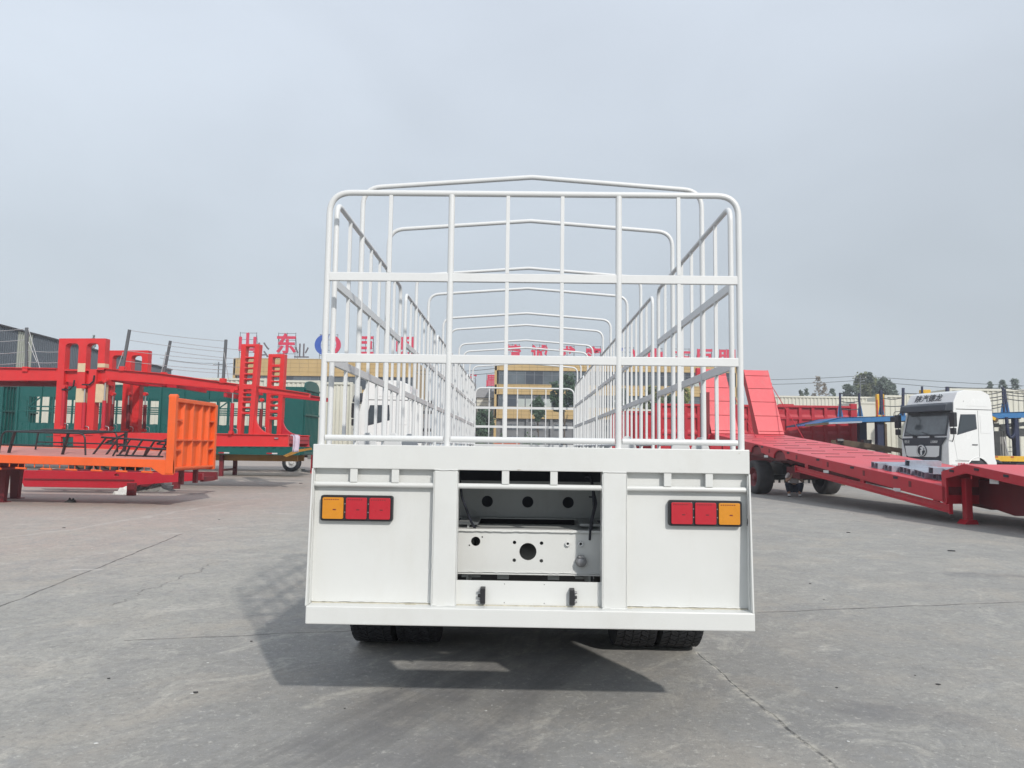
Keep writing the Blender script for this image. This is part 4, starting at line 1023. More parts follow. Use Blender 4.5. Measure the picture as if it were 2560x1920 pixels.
# side guard rail with hangers
ga, gb_ = (3.15, .99), (10.1, .315)
gs = (gb_[1] - ga[1]) / (gb_[0] - ga[0])
lb('side_guard', MB().prism([L3(.02, ga[0], ga[1] + .07), L3(.02, gb_[0], gb_[1] + .08), L3(.02, gb_[0], gb_[1] - .06), L3(.02, ga[0], ga[1] - .07)], (.03, 0, 0))
   .prism([L3(-.03, ga[0], ga[1] - .07), L3(-.03, gb_[0], gb_[1] - .06), L3(-.03, gb_[0], gb_[1] - .078), L3(-.03, ga[0], ga[1] - .088)], (.08, 0, 0))
   .prism([L3(-.03, ga[0], ga[1] + .085), L3(-.03, gb_[0], gb_[1] + .095), L3(-.03, gb_[0], gb_[1] + .078), L3(-.03, ga[0], ga[1] + .07)], (.08, 0, 0)), bevel=.003)
lb('guard_end', MB().box(-.03, .06, -gb_[0] - .02, -gb_[0], gb_[1] - .10, gb_[1] + .12)); lb('guard_end', MB().box(-.03, .06, -ga[0], -ga[0] + .02, ga[1] - .12, ga[1] + .10))
for u in (3.75, 6.7, 9.6):
    zg = ga[1] + gs * (u - ga[0]); lb('guard_hanger', MB().box(.03, .08, -u - .09, -u + .09, zg - .02, zt(u) - .27), bevel=.004)
# raised neck
nz = lambda u: 1.315 - .125 * (u - 10.58)
neck_top = [(9.86, zt(9.86) + .0), (9.86, 1.13), (10.58, 1.315), (14.2, nz(14.2))]
neck_bot = [(14.2, nz(14.2) - .19), (10.62, 1.315 - .20), (10.08, 1.0), (10.0, .98), (10.0, .45), (9.86, .47)]
for v in (0, WD - .06): lb('neck_side', MB().prism([L3(v, u, z) for u, z in neck_top + neck_bot], (.06, 0, 0)), bevel=.008)
for (a, b) in (((9.86, 1.13), (10.58, 1.315)), ((10.58, 1.315), (12.4, nz(12.4))), ((12.4, nz(12.4)), (14.2, nz(14.2)))):
    lb('neck_plate', MB().prism([L3(.06, a[0], a[1] - .004), L3(.06, b[0], b[1] - .004), L3(.06, b[0], b[1] - .03), L3(.06, a[0], a[1] - .03)], (WD - .12, 0, 0)), DECKR)
lb('neck_bulkhead', MB().box(.06, WD - .06, -9.9, -9.86, .42, 1.13), SIDER)
for v in (.85, 2.15):
    lb('neck_beam', MB().prism([L3(v, 9.9, .42), L3(v, 10.9, .25), L3(v, 11.5, .30), L3(v, 14.2, .28), L3(v, 14.2, .80), L3(v, 11.2, .96), L3(v, 9.9, .96)], (.16, 0, 0)), PRIMER, bevel=.01)
lb('neck_box', MB().prism([L3(.9, 11.3, .34), L3(.9, 14.2, .34), L3(.9, 14.2, .84), L3(.9, 11.3, .9)], (1.4, 0, 0)), PRIMER)
for u in (10.3, 10.9, 11.6, 12.4, 13.2): lb('neck_crossmember', MB().box(.06, WD - .06, -u - .03, -u + .03, nz(max(u, 10.58)) - .22, nz(max(u, 10.58)) - .04), PRIMER)
for u in (10.75, 12.9): lb('air_pipe', MB().cyl(L3(.04, u, nz(u) - .22), L3(.04, u, nz(u) - .29), .018, 8), SIDER)
for u, z in ((10.2, 1.21 - .055), (10.95, nz(10.95) - .06), (11.75, nz(11.75) - .06), (12.55, nz(12.55) - .06), (13.3, nz(13.3) - .06)):
    lb('lashing_eye', MB().prism([L3(-.005, u - .07, z - .022), L3(-.005, u + .06, z - .03), L3(-.005, u + .08, z), L3(-.005, u + .06, z + .02), L3(-.005, u - .07, z + .028)], (.02, 0, 0)), CABLE)
    lb('eye_lip', MB().box(-.012, 0, -u - .06, -u + .06, z - .042, z - .03), REDLR)
lb('reflector_plate', MB().box(.10, .112, -11.42, -11.18, .93, 1.04), SILV)
for v in (.42, 2.66):
    leg = lb('landing_leg', MB().box(v - .075, v + .075, -10.16, -10.02, .08, 1.0), bevel=.01)
    lb('leg_foot', MB().prism([L3(v - .17, 9.95, 0), L3(v + .17, 9.95, 0), L3(v + .10, 9.98, .10), L3(v - .10, 9.98, .10)], (0, -.26, 0)), bevel=.006, parent=leg)
# wheels, axle group at the back
TB_ME = tyre_mesh(.60, .56, False).mesh('tyre'); TB_ME.materials.append(mat('dusty_tyre', (.045, .043, .045), .8, var=.3, nscale=4, dirt=.5, dcol=(.10, .06, .055)))
RIM_P = {s: rimme(PRIMER, s, .60, .56) for s in (1, -1)}
for u in (-.15,):
    lb('axle', MB().cyl(L3(.5, u, .60), L3(WD - .5, u, .60), .09, 12), BLACKP)
    for v, f in ((.30, -1), (WD - .35, 1)):
        wheel(LB, v, -u, .60, face=f, tyre=TB_ME, rims=RIM_P)
    for v in (1.0, 2.1): lb('leaf_spring', MB().tube([L3(v, u - .5, .95), L3(v, u - .2, .8), L3(v, u, .76), L3(v, u + .2, .8), L3(v, u + .5, .95)], .06, 4), BLACKP)
    lb('brake_chamber', MB().cyl(L3(1.25, u + .25, .72), L3(1.25, u + .45, .72), .09, 12).cyl(L3(1.85, u + .25, .72), L3(1.85, u + .45, .72), .09, 12), BLACKP)
lb('under_crate', MB().box(.75, 1.5, -1.9, -1.0, .62, 1.0), PRIMER); lb('axle_frame', MB().box(.8, 2.3, -.6, .4, .72, 1.1), BLACKP)
lb('air_tank', MB().cyl(L3(.9, 1.2, .95), L3(2.2, 1.2, .95), .13, 14), BLACKP)
for k in range(8):
    v = .75 + k * .22; lb('spring_clip', MB().box(v, v + .06, .05, .1, .40, .55), BLACKP)
# ramps standing up and leaning back
def ramp(v0, v1, lean=1.42, zt1=5.02, tapered=0):
    r_ = lb('ramp', MB().prism([L3(v0, -4.02, 2.20), L3(v0, -4.02 - lean, zt1), L3(v0, -4.32 - lean, zt1 - .02), L3(v0, -4.75, 3.0), L3(v0, -4.50, 2.20)], (.07, 0, 0))
        .prism([L3(v1 - .07, -4.02, 2.20), L3(v1 - .07, -4.02 - lean, zt1), L3(v1 - .07, -4.32 - lean, zt1 - .02), L3(v1 - .07, -4.75, 3.0), L3(v1 - .07, -4.50, 2.20)], (.07, 0, 0)), SIDER, bevel=.006)
    fr_ = [0, .045, .275, .49, .70, .905, 1.0]
    for a, b in zip(fr_[:-1], fr_[1:]):
        a += .004; b -= .004
        A = L3(v0, -4.0 - lean * a, 2.2 + (zt1 - 2.2) * a); B = L3(v0, -4.0 - lean * b, 2.2 + (zt1 - 2.2) * b)
        lb('ramp_plate', MB().prism([A, B, B + Vector((0, .05, -.02)), A + Vector((0, .05, -.02))], (v1 - v0, 0, 0)), DECKR, parent=r_, bevel=.004)
    for a in (.2, .4, .6, .8):
        A = L3(v0 + .07, -4.12 - lean * a, 2.2 + (zt1 - 2.2) * a)
        lb('ramp_rib', MB().box(v0 + .07, v1 - .07, A.y, A.y + .12, A.z - .04, A.z + .04), PRIMER, parent=r_)
    lb('ramp_brace', MB().bar(L3(v0 + .1, -4.1 - lean * .75, 2.2 + 2.8 * .72), L3(v0 + .12, -4.6, 2.1), .06, .06), SIDER, parent=r_)
    lb('ramp_eye', MB().box(v1 - .02, v1 + .06, 4.1 + lean * .78, 4.25 + lean * .78, 4.25, 4.45), SIDER, parent=r_)
    lb('stay_rod', MB().cyl(L3(v1 + .03, -4.1 - lean * .8, 4.38), L3(v1 + .05, -2.5, zt(-2.5)), .016, 6), SIDER, parent=r_)
    lb('ramp_hinge', MB().box(v0 + .15, v1 - .3, 4.05, 4.18, 2.14, 2.24), PRIMER, parent=r_)
ramp(.02, 1.18); ramp(2.02, 3.13)
lb('rear_frame', MB().box(-.1, WD + .1, 4.05, 4.35, 1.75, 2.17), SIDER, bevel=.01)
lb('spring_box', MB().box(-.25, -.02, 4.1, 4.6, 1.8, 3.9), PRIMER); lb('ramp_spring_head', MB().box(-.42, -.08, 4.5, 4.7, 4.55, 4.95), SIDER, bevel=.03)
# ---- galvanised square tubes on the lowbed deck
def sqtube(s, t, L_):
    m = MB(); h = s / 2; i = h - t
    o = [(-h, -h), (h, -h), (h, h), (-h, h)]; n_ = [(-i, -i), (i, -i), (i, i), (-i, i)]
    vs = []
    for x in (0, L_):
        vs += [(x, a, b) for a, b in o] + [(x, a, b) for a, b in n_]
    fs = []
    for k in range(4):
        j = (k + 1) % 4
        fs += [(k, j, 8 + j, 8 + k), (4 + k, 12 + k, 12 + j, 4 + j), (k, 4 + k, 4 + j, j), (8 + k, 8 + j, 12 + j, 12 + k)]
    m.add(vs, fs); return m
TUBE_ME = sqtube(.15, .012, 1.05).mesh('square_tube'); TUBE_ME.materials.append(GALV)
LBM = WM[LB.name]
rr_ = random.Random(4)
tilt = math.atan(.0985)
def put_tube(v, u, lift, yaw, label, roll=0):
    o = bpy.data.objects.new('square_tube', TUBE_ME); COL.objects.link(o)
    M = LBM @ Matrix.Translation(L3(v, u, zt(u) + .078 + lift)) @ Matrix.Rotation(yaw, 4, 'Z') @ Matrix.Rotation(tilt + roll, 4, 'X')
    o.matrix_world = M; WM[o.name] = M
    tag(o, label, 'steel tube', 'galvanised square tubes on the lowbed deck')
nn = 16
for k in range(nn):
    u = 6.75 + k * .196
    ORD = 'first second third fourth fifth sixth seventh eighth ninth tenth eleventh twelfth thirteenth fourteenth fifteenth sixteenth'.split()
    names = {0: 'galvanised square tube at the far left end of the row on the lowbed deck', nn - 1: 'galvanised square tube nearest the lowbed neck, bottom layer'}
    put_tube(.26 + .22 * rr_.random() + (.0 if k < 11 else .06), u, 0, rr_.uniform(-.09, .09), names.get(k, '%s galvanised square tube from the left in the bottom row on the lowbed' % ORD[k]), rr_.uniform(-.03, .03))
put_tube(.34, 9.03, .148, .10, 'galvanised square tube lying left on top of the pile by the lowbed neck')
put_tube(.46, 9.33, .148, -.06, 'galvanised square tube lying right on top of the pile by the lowbed neck')
put_tube(.72, 7.6, .148, .22, 'galvanised square tube lying askew over the far end of the row')

# ---- squatting person beside the lowbed
def person(loc, face):
    t = thing('person', 'person in pale T-shirt and dark trousers squatting under the red lowbed, hand at face', 'person', loc, face)
    SKIN = mat('skin', (.36, .20, .14), .55); SHIRT = mat('pale_shirt', (.66, .60, .60), .85, var=.08, nscale=20); TROU = mat('navy_trousers', (.012, .016, .035), .8); HAIR = mat('black_hair', (.01, .009, .008), .6); SHOE = mat('white_shoe', (.6, .6, .58), .6)
    def skin(name, verts, edges, m, sub=2):
        me = bpy.data.meshes.new(name); me.from_pydata([v[:3] for v in verts], edges, []); me.materials.append(m)
        o = bpy.data.objects.new(name, me); COL.objects.link(o); o.parent = t; WM[o.name] = WM[t.name]
        md = o.modifiers.new('skin', 'SKIN'); md.use_smooth_shade = True
        for i, v in enumerate(verts):
            r = v[3]; me.skin_vertices[0].data[i].radius = (r if isinstance(r, tuple) else (r, r))
        me.skin_vertices[0].data[0].use_root = True
        s = o.modifiers.new('sub', 'SUBSURF'); s.levels = sub; s.render_levels = sub
        return o
    # local: faces -y. pelvis low, knees up and apart
    V = [(0, .16, .30, .13), (0, .12, .46, .125), (0, .03, .66, .14), (0, -.02, .78, .075), (0, -.05, .86, .05), (0, -.07, .98, .085), (0, -.07, 1.05, .07),
         (-.10, .12, .28, .10), (-.22, -.24, .46, .075), (-.17, -.10, .10, .05), (-.17, -.16, .05, .045),
         (.10, .12, .28, .10), (.22, -.24, .46, .075), (.17, -.10, .10, .05), (.17, -.16, .05, .045),
         (-.17, .0, .74, .065), (-.25, -.12, .50, .047), (-.12, -.22, .62, .036), (-.03, -.20, .80, .03),
         (.17, .0, .74, .065), (.26, -.10, .52, .047), (.16, -.27, .60, .036), (.06, -.30, .66, .03)]
    E = [(0, 1), (1, 2), (2, 3), (3, 4), (4, 5), (5, 6), (0, 7), (7, 8), (8, 9), (9, 10), (0, 11), (11, 12), (12, 13), (13, 14), (2, 15), (15, 16), (16, 17), (17, 18), (2, 19), (19, 20), (20, 21), (21, 22)]
    skin('body', V, E, SKIN)
    skin('shirt', [(0, .15, .36, (.155, .125)), (0, .12, .46, (.16, .13)), (0, .04, .64, (.165, .14)), (0, -.01, .765, (.11, .10)), (-.18, .0, .735, .085), (-.235, -.07, .60, .075), (.18, .0, .735, .085), (.24, -.06, .61, .075)],
         [(0, 1), (1, 2), (2, 3), (2, 4), (4, 5), (2, 6), (6, 7)], SHIRT)
    skin('trousers', [(0, .17, .29, .15), (-.11, .11, .28, .12), (-.23, -.24, .46, .095), (-.18, -.10, .14, .065), (.11, .11, .28, .12), (.23, -.24, .46, .095), (.18, -.10, .14, .065)],
         [(0, 1), (1, 2), (2, 3), (0, 4), (4, 5), (5, 6)], TROU)
    skin('hair', [(0, -.05, 1.01, .085), (0, -.03, 1.07, .08), (0, -.01, 1.0, .08)], [(0, 1), (1, 2)], HAIR)
    for s in (-1, 1):
        MB().box(s * .17 - .045, s * .17 + .045, -.28, -.03, 0, .03).build('shoe_sole', BLACKP, t, world=False)
        MB().prism([(s * .17 - .042, -.275, .03), (s * .17 - .042, -.035, .03), (s * .17 - .042, -.04, .11), (s * .17 - .042, -.12, .11), (s * .17 - .042, -.26, .06)], (.084, 0, 0)).build('shoe', SHOE, t, world=False, bevel=.015)
        # hand with fingers
        c = Vector((-.03, -.21, .83)) if s < 0 else Vector((.05, -.31, .68))
        hnd = MB().box(c.x - .03, c.x + .03, c.y - .012, c.y + .012, c.z - .04, c.z + .04)
        for f in range(4): hnd.tube([c + Vector((-.024 + f * .016, 0, .035)), c + Vector((-.024 + f * .016, -.012, .07 + .006 * (f in (1, 2)))), c + Vector((-.024 + f * .016, -.002 + .02, .10))], .008, 6)
        hnd.tube([c + Vector((.03, 0, -.01)), c + Vector((.05, -.01, .02)), c + Vector((.045, -.015, .045))], .009, 6)
        hnd.build('hand', SKIN, t, world=False)
    MB().tube([(0, -.155, .99), (0, -.175, .965), (0, -.155, .955)], .012, 6).build('nose', SKIN, t, world=False)
    for s in (-1, 1): MB().lathe([(.001, -.012), (.011, 0), (.001, .012)], 'z', 8, (s * .03, -.148, 1.0)).build('eye', HAIR, t, world=False)
    MB().cyl((-.022, -.148, .925), (.022, -.148, .925), .006, 6).build('mouth', SIGNR, t, world=False)
    return t
q = G(1990, 1242); person((q.x, q.y + .15, 0), R(-18))

# ---- white lorry cabs
def text_mesh(s, size, m, name='lettering', offset=0.0, depth=.004, shear=0.0, align='CENTER'):
    cu = bpy.data.curves.new(name, 'FONT'); cu.body = s; cu.size = size; cu.extrude = depth; cu.offset = offset; cu.shear = shear
    cu.align_x = align; cu.align_y = 'CENTER'; cu.resolution_u = 3
    o = bpy.data.objects.new(name, cu); COL.objects.link(o)
    dg = bpy.context.evaluated_depsgraph_get(); me = bpy.data.meshes.new_from_object(o.evaluated_get(dg))
    bpy.data.objects.remove(o); me.name = name; me.materials.clear(); me.materials.append(m); return me
def cab(loc, rz, label, front_text=True):
    t = thing('lorry_cab', label, 'lorry', loc, rz)
    def c(name, mb, m=CABW, parent=t, **k): return mb.build(name, m, parent, world=False, **k)
    arc_ = [(1.42 + .66 * math.cos(a), .58 + .80 * math.sin(a)) for a in [R(12 + 156 * i / 12) for i in range(13)]]
    prof_ = [(.06, .45), (0, .9), (0, 1.85), (.04, 2.22), (.30, 3.26), (.32, 3.60), (.53, 4.00), (.85, 4.09), (1.75, 4.09), (2.12, 3.94), (2.22, 3.6), (2.28, 2.6), (2.30, 1.35), (2.38, 1.18), (2.38, 1.0)] + [(arc_[0][0] + .05, arc_[0][1])] + arc_ + [(.72, .45)]
    W2 = 1.24
    c('cab_shell', MB().prism([(-W2, y, z) for y, z in prof_], (2 * W2, 0, 0)), bevel=.085, seg=4)
    # windscreen
    def onws(x, f, off=.012):
        a = Vector((x, .04, 2.22)); b = Vector((x, .30, 3.26)); n = Vector((0, -1.04, .26)).normalized()
        return a.lerp(b, f) + n * off
    fr_ = c('windscreen_trim', MB().prism([onws(-1.13, .0), onws(1.13, .0), onws(1.10, 1.0), onws(-1.10, 1.0)], (0, -.012, .003)), CABD, bevel=.01)
    c('windscreen', MB().prism([onws(-1.05, .06, .026), onws(1.05, .06, .026), onws(1.03, .97, .026), onws(-1.03, .97, .026)], (0, -.008, .002)), mat('windscreen_glass', (.10, .115, .125), .04, var=.5, nscale=1.1, spec=.9), parent=fr_)
    for x in (-.55, .35):
        c('wiper', MB().tube([onws(x + .1, .0, .06), onws(x - .15, .06, .06), onws(x - .5, .16, .05)], .014, 6).box(x + .0, x + .2, -.06, 0, 2.15, 2.22), BLACK)
    c('sun_visor', MB().prism([(-1.22, .30, 3.24), (-1.22, -.10, 3.22), (-1.22, -.04, 3.50), (-1.22, .30, 3.60)], (2.44, 0, 0)), CABD, bevel=.04, seg=3)
    c('grille_band', MB().prism([(-1.16, -.012, 2.14), (1.20, -.012, 2.17), (1.05, -.012, 2.02), (.92, -.012, 1.84), (.84, -.012, .95), (-.84, -.012, .95), (-1.08, -.012, 1.84)], (0, -.03, 0)), CABD, bevel=.012)
    c('grille_panel', MB().prism([(-.98, -.045, 1.82), (.84, -.045, 1.82), (.80, -.045, 1.42), (.66, -.045, 1.36), (-.80, -.045, 1.36), (-.92, -.045, 1.42)], (0, -.02, 0)), CABW, bevel=.012)
    lg = c('round_badge', MB().lathe([(.001, -.03), (.26, -.03), (.26, 0), (.001, 0)], 'y', 32, (-.06, -.065, 1.62)), CABD)
    c('badge_ring', MB().lathe([(.205, -.04), (.235, -.05), (.235, -.02), (.205, -.02), (.205, -.04)], 'y', 32, (-.06, -.065, 1.62)), CABW, parent=lg)
    c('badge_mark', MB().prism([(-.06 + a, -.10, 1.62 + b) for a, b in ((-.03, -.19), (.04, -.17), (.04, -.02), (.10, .0), (.10, .10), (.03, .14), (-.04, .15), (-.05, .10), (.0, .08), (.02, .03), (-.05, .03), (-.05, -.08))], (0, -.01, 0)), CABW, parent=lg)
    c('badge_mark', MB().prism([(-.06 + a, -.10, 1.62 + b) for a, b in ((.02, .19), (.05, .14), (.14, .10), (.16, .0), (.19, .03), (.13, .15), (.08, .19))], (0, -.01, 0)), CABW, parent=lg)
    # lower bumper, headlights
    c('bumper', MB().box(-1.2, 1.2, -.06, .03, .42, .92), CABW, bevel=.03, seg=3)
    for s in (-1, 1): c('headlight', MB().box(s * 1.0 - .16, s * 1.0 + .16, -.075, -.05, .60, .82), SILV, bevel=.02)
    # sides
    for s in (-1, 1):
        x = s * (W2 + .002)
        def sp(pts, th=.012): return MB().prism([(x, y, z) for y, z in pts], (s * th, 0, 0))
        dr = c('door', sp([(.40, 1.28), (.24, 2.24), (.50, 3.22), (1.48, 3.24), (1.50, 1.24), (.75, 1.24)], .010), bevel=.006)
        c('door_gap', sp([(1.505, 1.24), (1.52, 1.24), (1.50, 3.27), (1.485, 3.27)], .004), SEAM); c('roof_seam', sp([(.42, 3.30), (2.24, 3.30), (2.24, 3.325), (.42, 3.325)], .004), SEAM); c('sill_seam', sp([(.30, 1.215), (1.5, 1.205), (1.5, 1.228), (.30, 1.235)], .004), SEAM)
        wt = MB().prism([(x + s * .010, y, z) for y, z in ((.42, 2.26), (.62, 3.10), (1.38, 3.12), (1.42, 2.52))], (s * .008, 0, 0))
        wd = c('window_trim', wt, CABD, bevel=.008, parent=dr)
        c('window', MB().prism([(x + s * .018, y, z) for y, z in ((.48, 2.34), (.66, 3.05), (1.34, 3.07), (1.37, 2.56))], (s * .005, 0, 0)), mat('side_glass', (.03, .04, .05), .05, spec=.9), parent=wd)
        c('door_handle', MB().box(x + s * .01 - .02, x + s * .01 + .02, 1.15, 1.42, 1.86, 1.90), BLACK, parent=dr, bevel=.006)
        c('rear_side_panel', sp([(1.62, 2.35), (1.60, 3.1), (2.02, 3.1), (2.12, 2.35)], .008), bevel=.01); c('roof_side_panel', sp([(.95, 3.45), (1.15, 3.72), (1.98, 3.72), (2.02, 3.45)], .008), bevel=.01)
        c('arch_trim', MB().tube([(x, y, z) for y, z in arc_], .025, 6), CABW); c('side_lamp', MB().box(x - .01, x + .015, .12, .36, 1.0, 1.1), SILV, bevel=.01)
        # mirrors
        mx = s * (W2 + .22)
        mr_ = c('mirror', MB().box(mx - .13, mx + .13, -.04, .12, 2.58, 3.16).box(mx - .11, mx + .11, -.03, .10, 2.28, 2.54), BLACK, bevel=.03)
        c('mirror_arm', MB().tube(filletpath([(s * W2, .1, 3.2), (mx, .06, 3.22), (mx, .06, 2.2), (s * W2, .2, 2.0)], .08), .018, 6), BLACK, parent=mr_)
        c('mud_wheel_well', MB().box(s * (W2 - .35) - .3, s * (W2 - .35) + .3, .80, 2.05, .6, 1.3), SEAM)
        wheel(t, s * (W2 - .20), 1.42, .52, face=s, tyre=TS_ME)
    c('front_mirror', MB().tube(filletpath([(-.95, .1, 3.3), (-1.1, -.45, 3.28), (-1.1, -.5, 3.05)], .1), .016, 6).box(-1.24, -.96, -.56, -.44, 2.85, 3.05), BLACK, bevel=.02)
    c('door_pocket', MB().box(-1.1, -.9, .35, .6, 2.0, 2.2), BLACK)
    for x in (-.9, .9): c('roof_beacon', MB().box(x - .06, x + .06, .9, 1.0, 4.0, 4.06), BLACK)
    c('aerial', MB().cyl((W2 + .01, .80, 3.62), (W2 - .15, 1.15, 4.05), .008, 5), SEAM)
    c('chassis_beam', MB().box(-.43, -.35, 1.6, 6.2, .75, 1.02).box(.35, .43, 1.6, 6.2, .75, 1.02), PRIMER)
    for s in (-1, 1):
        wheel(t, s * 1.02, 4.7, .52, face=s, tyre=TS_ME); c('mudguard', MB().tube([(s * 1.0, 4.7 + .62 * math.cos(a), .55 + .62 * math.sin(a)) for a in [R(20 + 140 * i / 8) for i in range(9)]], .12, 4), BLACK)
    c('fifth_wheel', MB().box(-.4, .4, 4.3, 5.1, 1.04, 1.14), BLACKP)
    # lettering
    def txt(s, size, Mx, m, **k):
        o = inst('lettering', text_mesh(s, size, m, **k), t); o.matrix_local = Mx; return o
    fnt = Matrix.Rotation(R(90), 4, 'X')
    if front_text:
        slope = math.atan2(.28, .28)
        txt('陕汽德龙', .36, Matrix.Translation((-.12, .405, 3.80)) @ Matrix.Rotation(R(62.3), 4, 'X'), CABD, offset=.002)
        txt('德龙', .15, Matrix.Translation((-.88, -.045, 1.98)) @ fnt, SILV)
        txt('L5000', .14, Matrix.Translation((.55, -.045, 1.98)) @ fnt, SILV, offset=.003, shear=.3)
        txt('总质量 10190 kg', .13, Matrix.Translation((W2 + .014, .85, 1.08)) @ Matrix.Rotation(R(90), 4, 'Z') @ fnt, SIGNR)
    return t
cab((16.77, 31.2, 0), R(-74.7), 'white high-roof lorry cab with dark grille and round badge behind the red lowbed')
c2 = cab((-6.62, 30.25, 0), R(-90), 'white high-roof lorry cab seen from its side through the left of the stake cage', False)
pipes = thing('white_lorry_fairing', 'white fairing and exhaust rack right behind the cab seen through the cage', 'fairing', (-4.1, 29.6, 0))
MB().box(-4.3, -3.95, 29.1, 31.2, 1.1, 3.4).build('fairing_panel', CABW, pipes, bevel=.04)
for z in (1.35, 2.1, 2.8, 3.2): MB().box(-3.95, -3.6, 29.15, 29.4, z, z + .12).build('rack_clip', BLACK, pipes)
MB().cyl((-3.72, 29.3, .9), (-3.72, 29.3, 3.7), .07, 12).build('exhaust_pipe', STEEL, pipes)

# ---- red tipper bodies
def tipper(x0, x1, Y, zb, ztop, label, rows, cols, sheet=False):
    t = thing('red_tipper_body', label, 'tipper body', ((x0 + x1) / 2, Y + 1.2, 0))
    def c(name, mb, m=DUMPR, **k): return mb.build(name, m, t, **k)
    for yy in (Y + .1, Y + 2.4): c('side_sheet', MB().box(x0, x1, yy, yy + .02, zb, ztop))
    c('end_sheet', MB().box(x0, x0 + .03, Y + .1, Y + 2.4, zb, ztop)); c('end_sheet', MB().box(x1 - .03, x1, Y + .1, Y + 2.4, zb, ztop)); c('floor', MB().box(x0, x1, Y + .1, Y + 2.4, zb, zb + .05))
    w = (x1 - x0) / cols
    c('top_rail', MB().box(x0 - .05, x1 + .05, Y - .03, Y + .14, ztop - .02, ztop + .10), bevel=.01); c('top_rail', MB().box(x0 - .05, x1 + .05, Y + 2.36, Y + 2.5, ztop - .02, ztop + .10))
    for k in range(cols + 1):
        x = x0 + k * w; c('rib', MB().box(x - .08, x + .08, Y, Y + .1, zb, ztop - .02), bevel=.008)
    for i, z in enumerate(rows):
        h = .10
        for k in range(cols):
            xa, xb = x0 + k * w + .08, x0 + (k + 1) * w - .08
            c('ledge', MB().prism([(xa, Y + .02, z - h), (xa, Y + .1, z - h), (xa, Y + .1, z + h + .06), (xa, Y + .02, z + .02)], (xb - xa, 0, 0)))
    c('end_post', MB().box(x1 - .05, x1 + .28, Y - .06, Y + .16, zb - .1, ztop + .22), bevel=.02); c('end_post', MB().box(x0 - .28, x0 + .05, Y - .06, Y + .16, zb - .1, ztop + .12), bevel=.02)
    c('lug', MB().box(x0 + (x1 - x0) * .62, x0 + (x1 - x0) * .70, Y, Y + .1, ztop + .1, ztop + .16))
    for yy in (Y + .6, Y + 1.8): c('chassis_beam', MB().box(x0 + .3, x1 - .3, yy, yy + .12, zb - .45, zb), PRIMER)
    for dx in (1.2, 2.5, 3.8):
        for yy in (.25, 2.2): wheel(t, (x1 - x0) / 2 - dx, yy - 1.2, .52, face=1, rz=R(90), tyre=TS_ME, rims=RIM_D)
    if sheet:
        c('white_cover', MB().box(x0 - .05, x1 + .1, Y - .06, Y + 2.5, ztop + .10, ztop + .20).box(x1 - 1.4, x1 + .5, Y - .1, Y + 1.2, ztop + .02, ztop + .07), CREAM, bevel=.01)
    return t
xa, xb = P(1900, 1017, 39).x, P(2128, 1017, 39).x
tipper(xa - 5.2, xb, 39, 1.30, 3.82, 'bright red ribbed tipper body standing right of the upright ramps', (3.30 - .02, 2.42), 15)
xa, xb = P(1542, 1024, 44).x, P(1706, 1024, 44).x
tipper(xa, xb, 44, 1.3, 3.66, 'red tipper body under a white cover, seen through the right of the stake cage', (2.05,), 7, True)

# ---- blue and yellow car carrier on the right
BC = thing('blue_car_carrier', 'blue two-deck car carrier with roped posts behind the white cab', 'car carrier', (19, 37, 0))
BY = 36.0
def bc(name, mb, m=BLUE, **k): return mb.build(name, m, BC, **k)
for Y, mm in ((BY, BLUE), (BY + 2.5, NAVY)):
    bc('upper_deck_rail', MB().prism(shifted([(2013, 1062), (2100, 1043), (2260, 1040), (2640, 1026), (2640, 1042), (2260, 1052), (2160, 1055), (2060, 1061), (2013, 1066)], BY, Y, 0), (0, .14, 0)), mm)
deck = [P(2035, 1062, BY), P(2100, 1044, BY), P(2650, 1027, BY)]
for a, b in zip(deck[:-1], deck[1:]): bc('upper_deck_sheet', MB().prism([a, b, b - Vector((0, 0, .03)), a - Vector((0, 0, .03))], (0, 2.5, 0)), BLUE)
bc('deck_lip', MB().prism(flat([(2013, 1063), (2072, 1056), (2155, 1052.5), (2155, 1057), (2072, 1060.5), (2013, 1067)], BY - .04), (0, .03, 0)), GALV)
bc('deck_tip', MB().prism(flat([(2013, 1061), (2072, 1055.5), (2072, 1061.5), (2013, 1066.5)], BY - .08), (0, .03, 0)), RUST)
for px0, px1, y0, y1 in ((2193, 2214, 1052, 1125), (2537, 2551, 1042, 1140)):
    a, b = P(px0, y0, BY + .2), P(px1, y1, BY + .2); bc('deck_pillar', MB().box(a.x, b.x, BY + .2, BY + .5, .9, a.z), NAVY, bevel=.01)
    bc('deck_pillar', MB().box(a.x, b.x, BY + 2.1, BY + 2.4, .9, a.z), NAVY)
a = P(2214, 1100, BY + .16); bc('pillar_edge', MB().box(a.x - .03, a.x + .07, BY + .14, BY + .19, .9, 2.9), RUST)
def bpost(px, yt, yb, Y, lean=0, foot=True, m=NAVY, w=.08):
    A, B = P(px + lean, yt, Y), P(px, yb, Y); bc('guard_post', MB().bar(B, A, w, w, (0, 1, 0)), m)
    if foot: bc('post_foot', MB().prism([B + Vector((-.14, 0, -.02)), B + Vector((.14, 0, -.02)), B + Vector((.05, 0, .5)), B + Vector((-.05, 0, .5))], (0, .06, 0)), BLUE)
bpost(2101, 982, 1041, BY + .1, -1); bpost(2151, 983, 1040, BY + .1, -4); bpost(2204, 976, 1036, BY + .1, -2, w=.12); bpost(2257, 970, 1038, BY + .1, 1, w=.10); bpost(2368, 967, 1034, BY + .1, 0, w=.12); bpost(2306, 966, 1036, BY + 2.4, -1)
bpost(2510, 968, 1033, BY + .1, -3); bpost(2518, 973, 1030, BY + 2.3, -6)
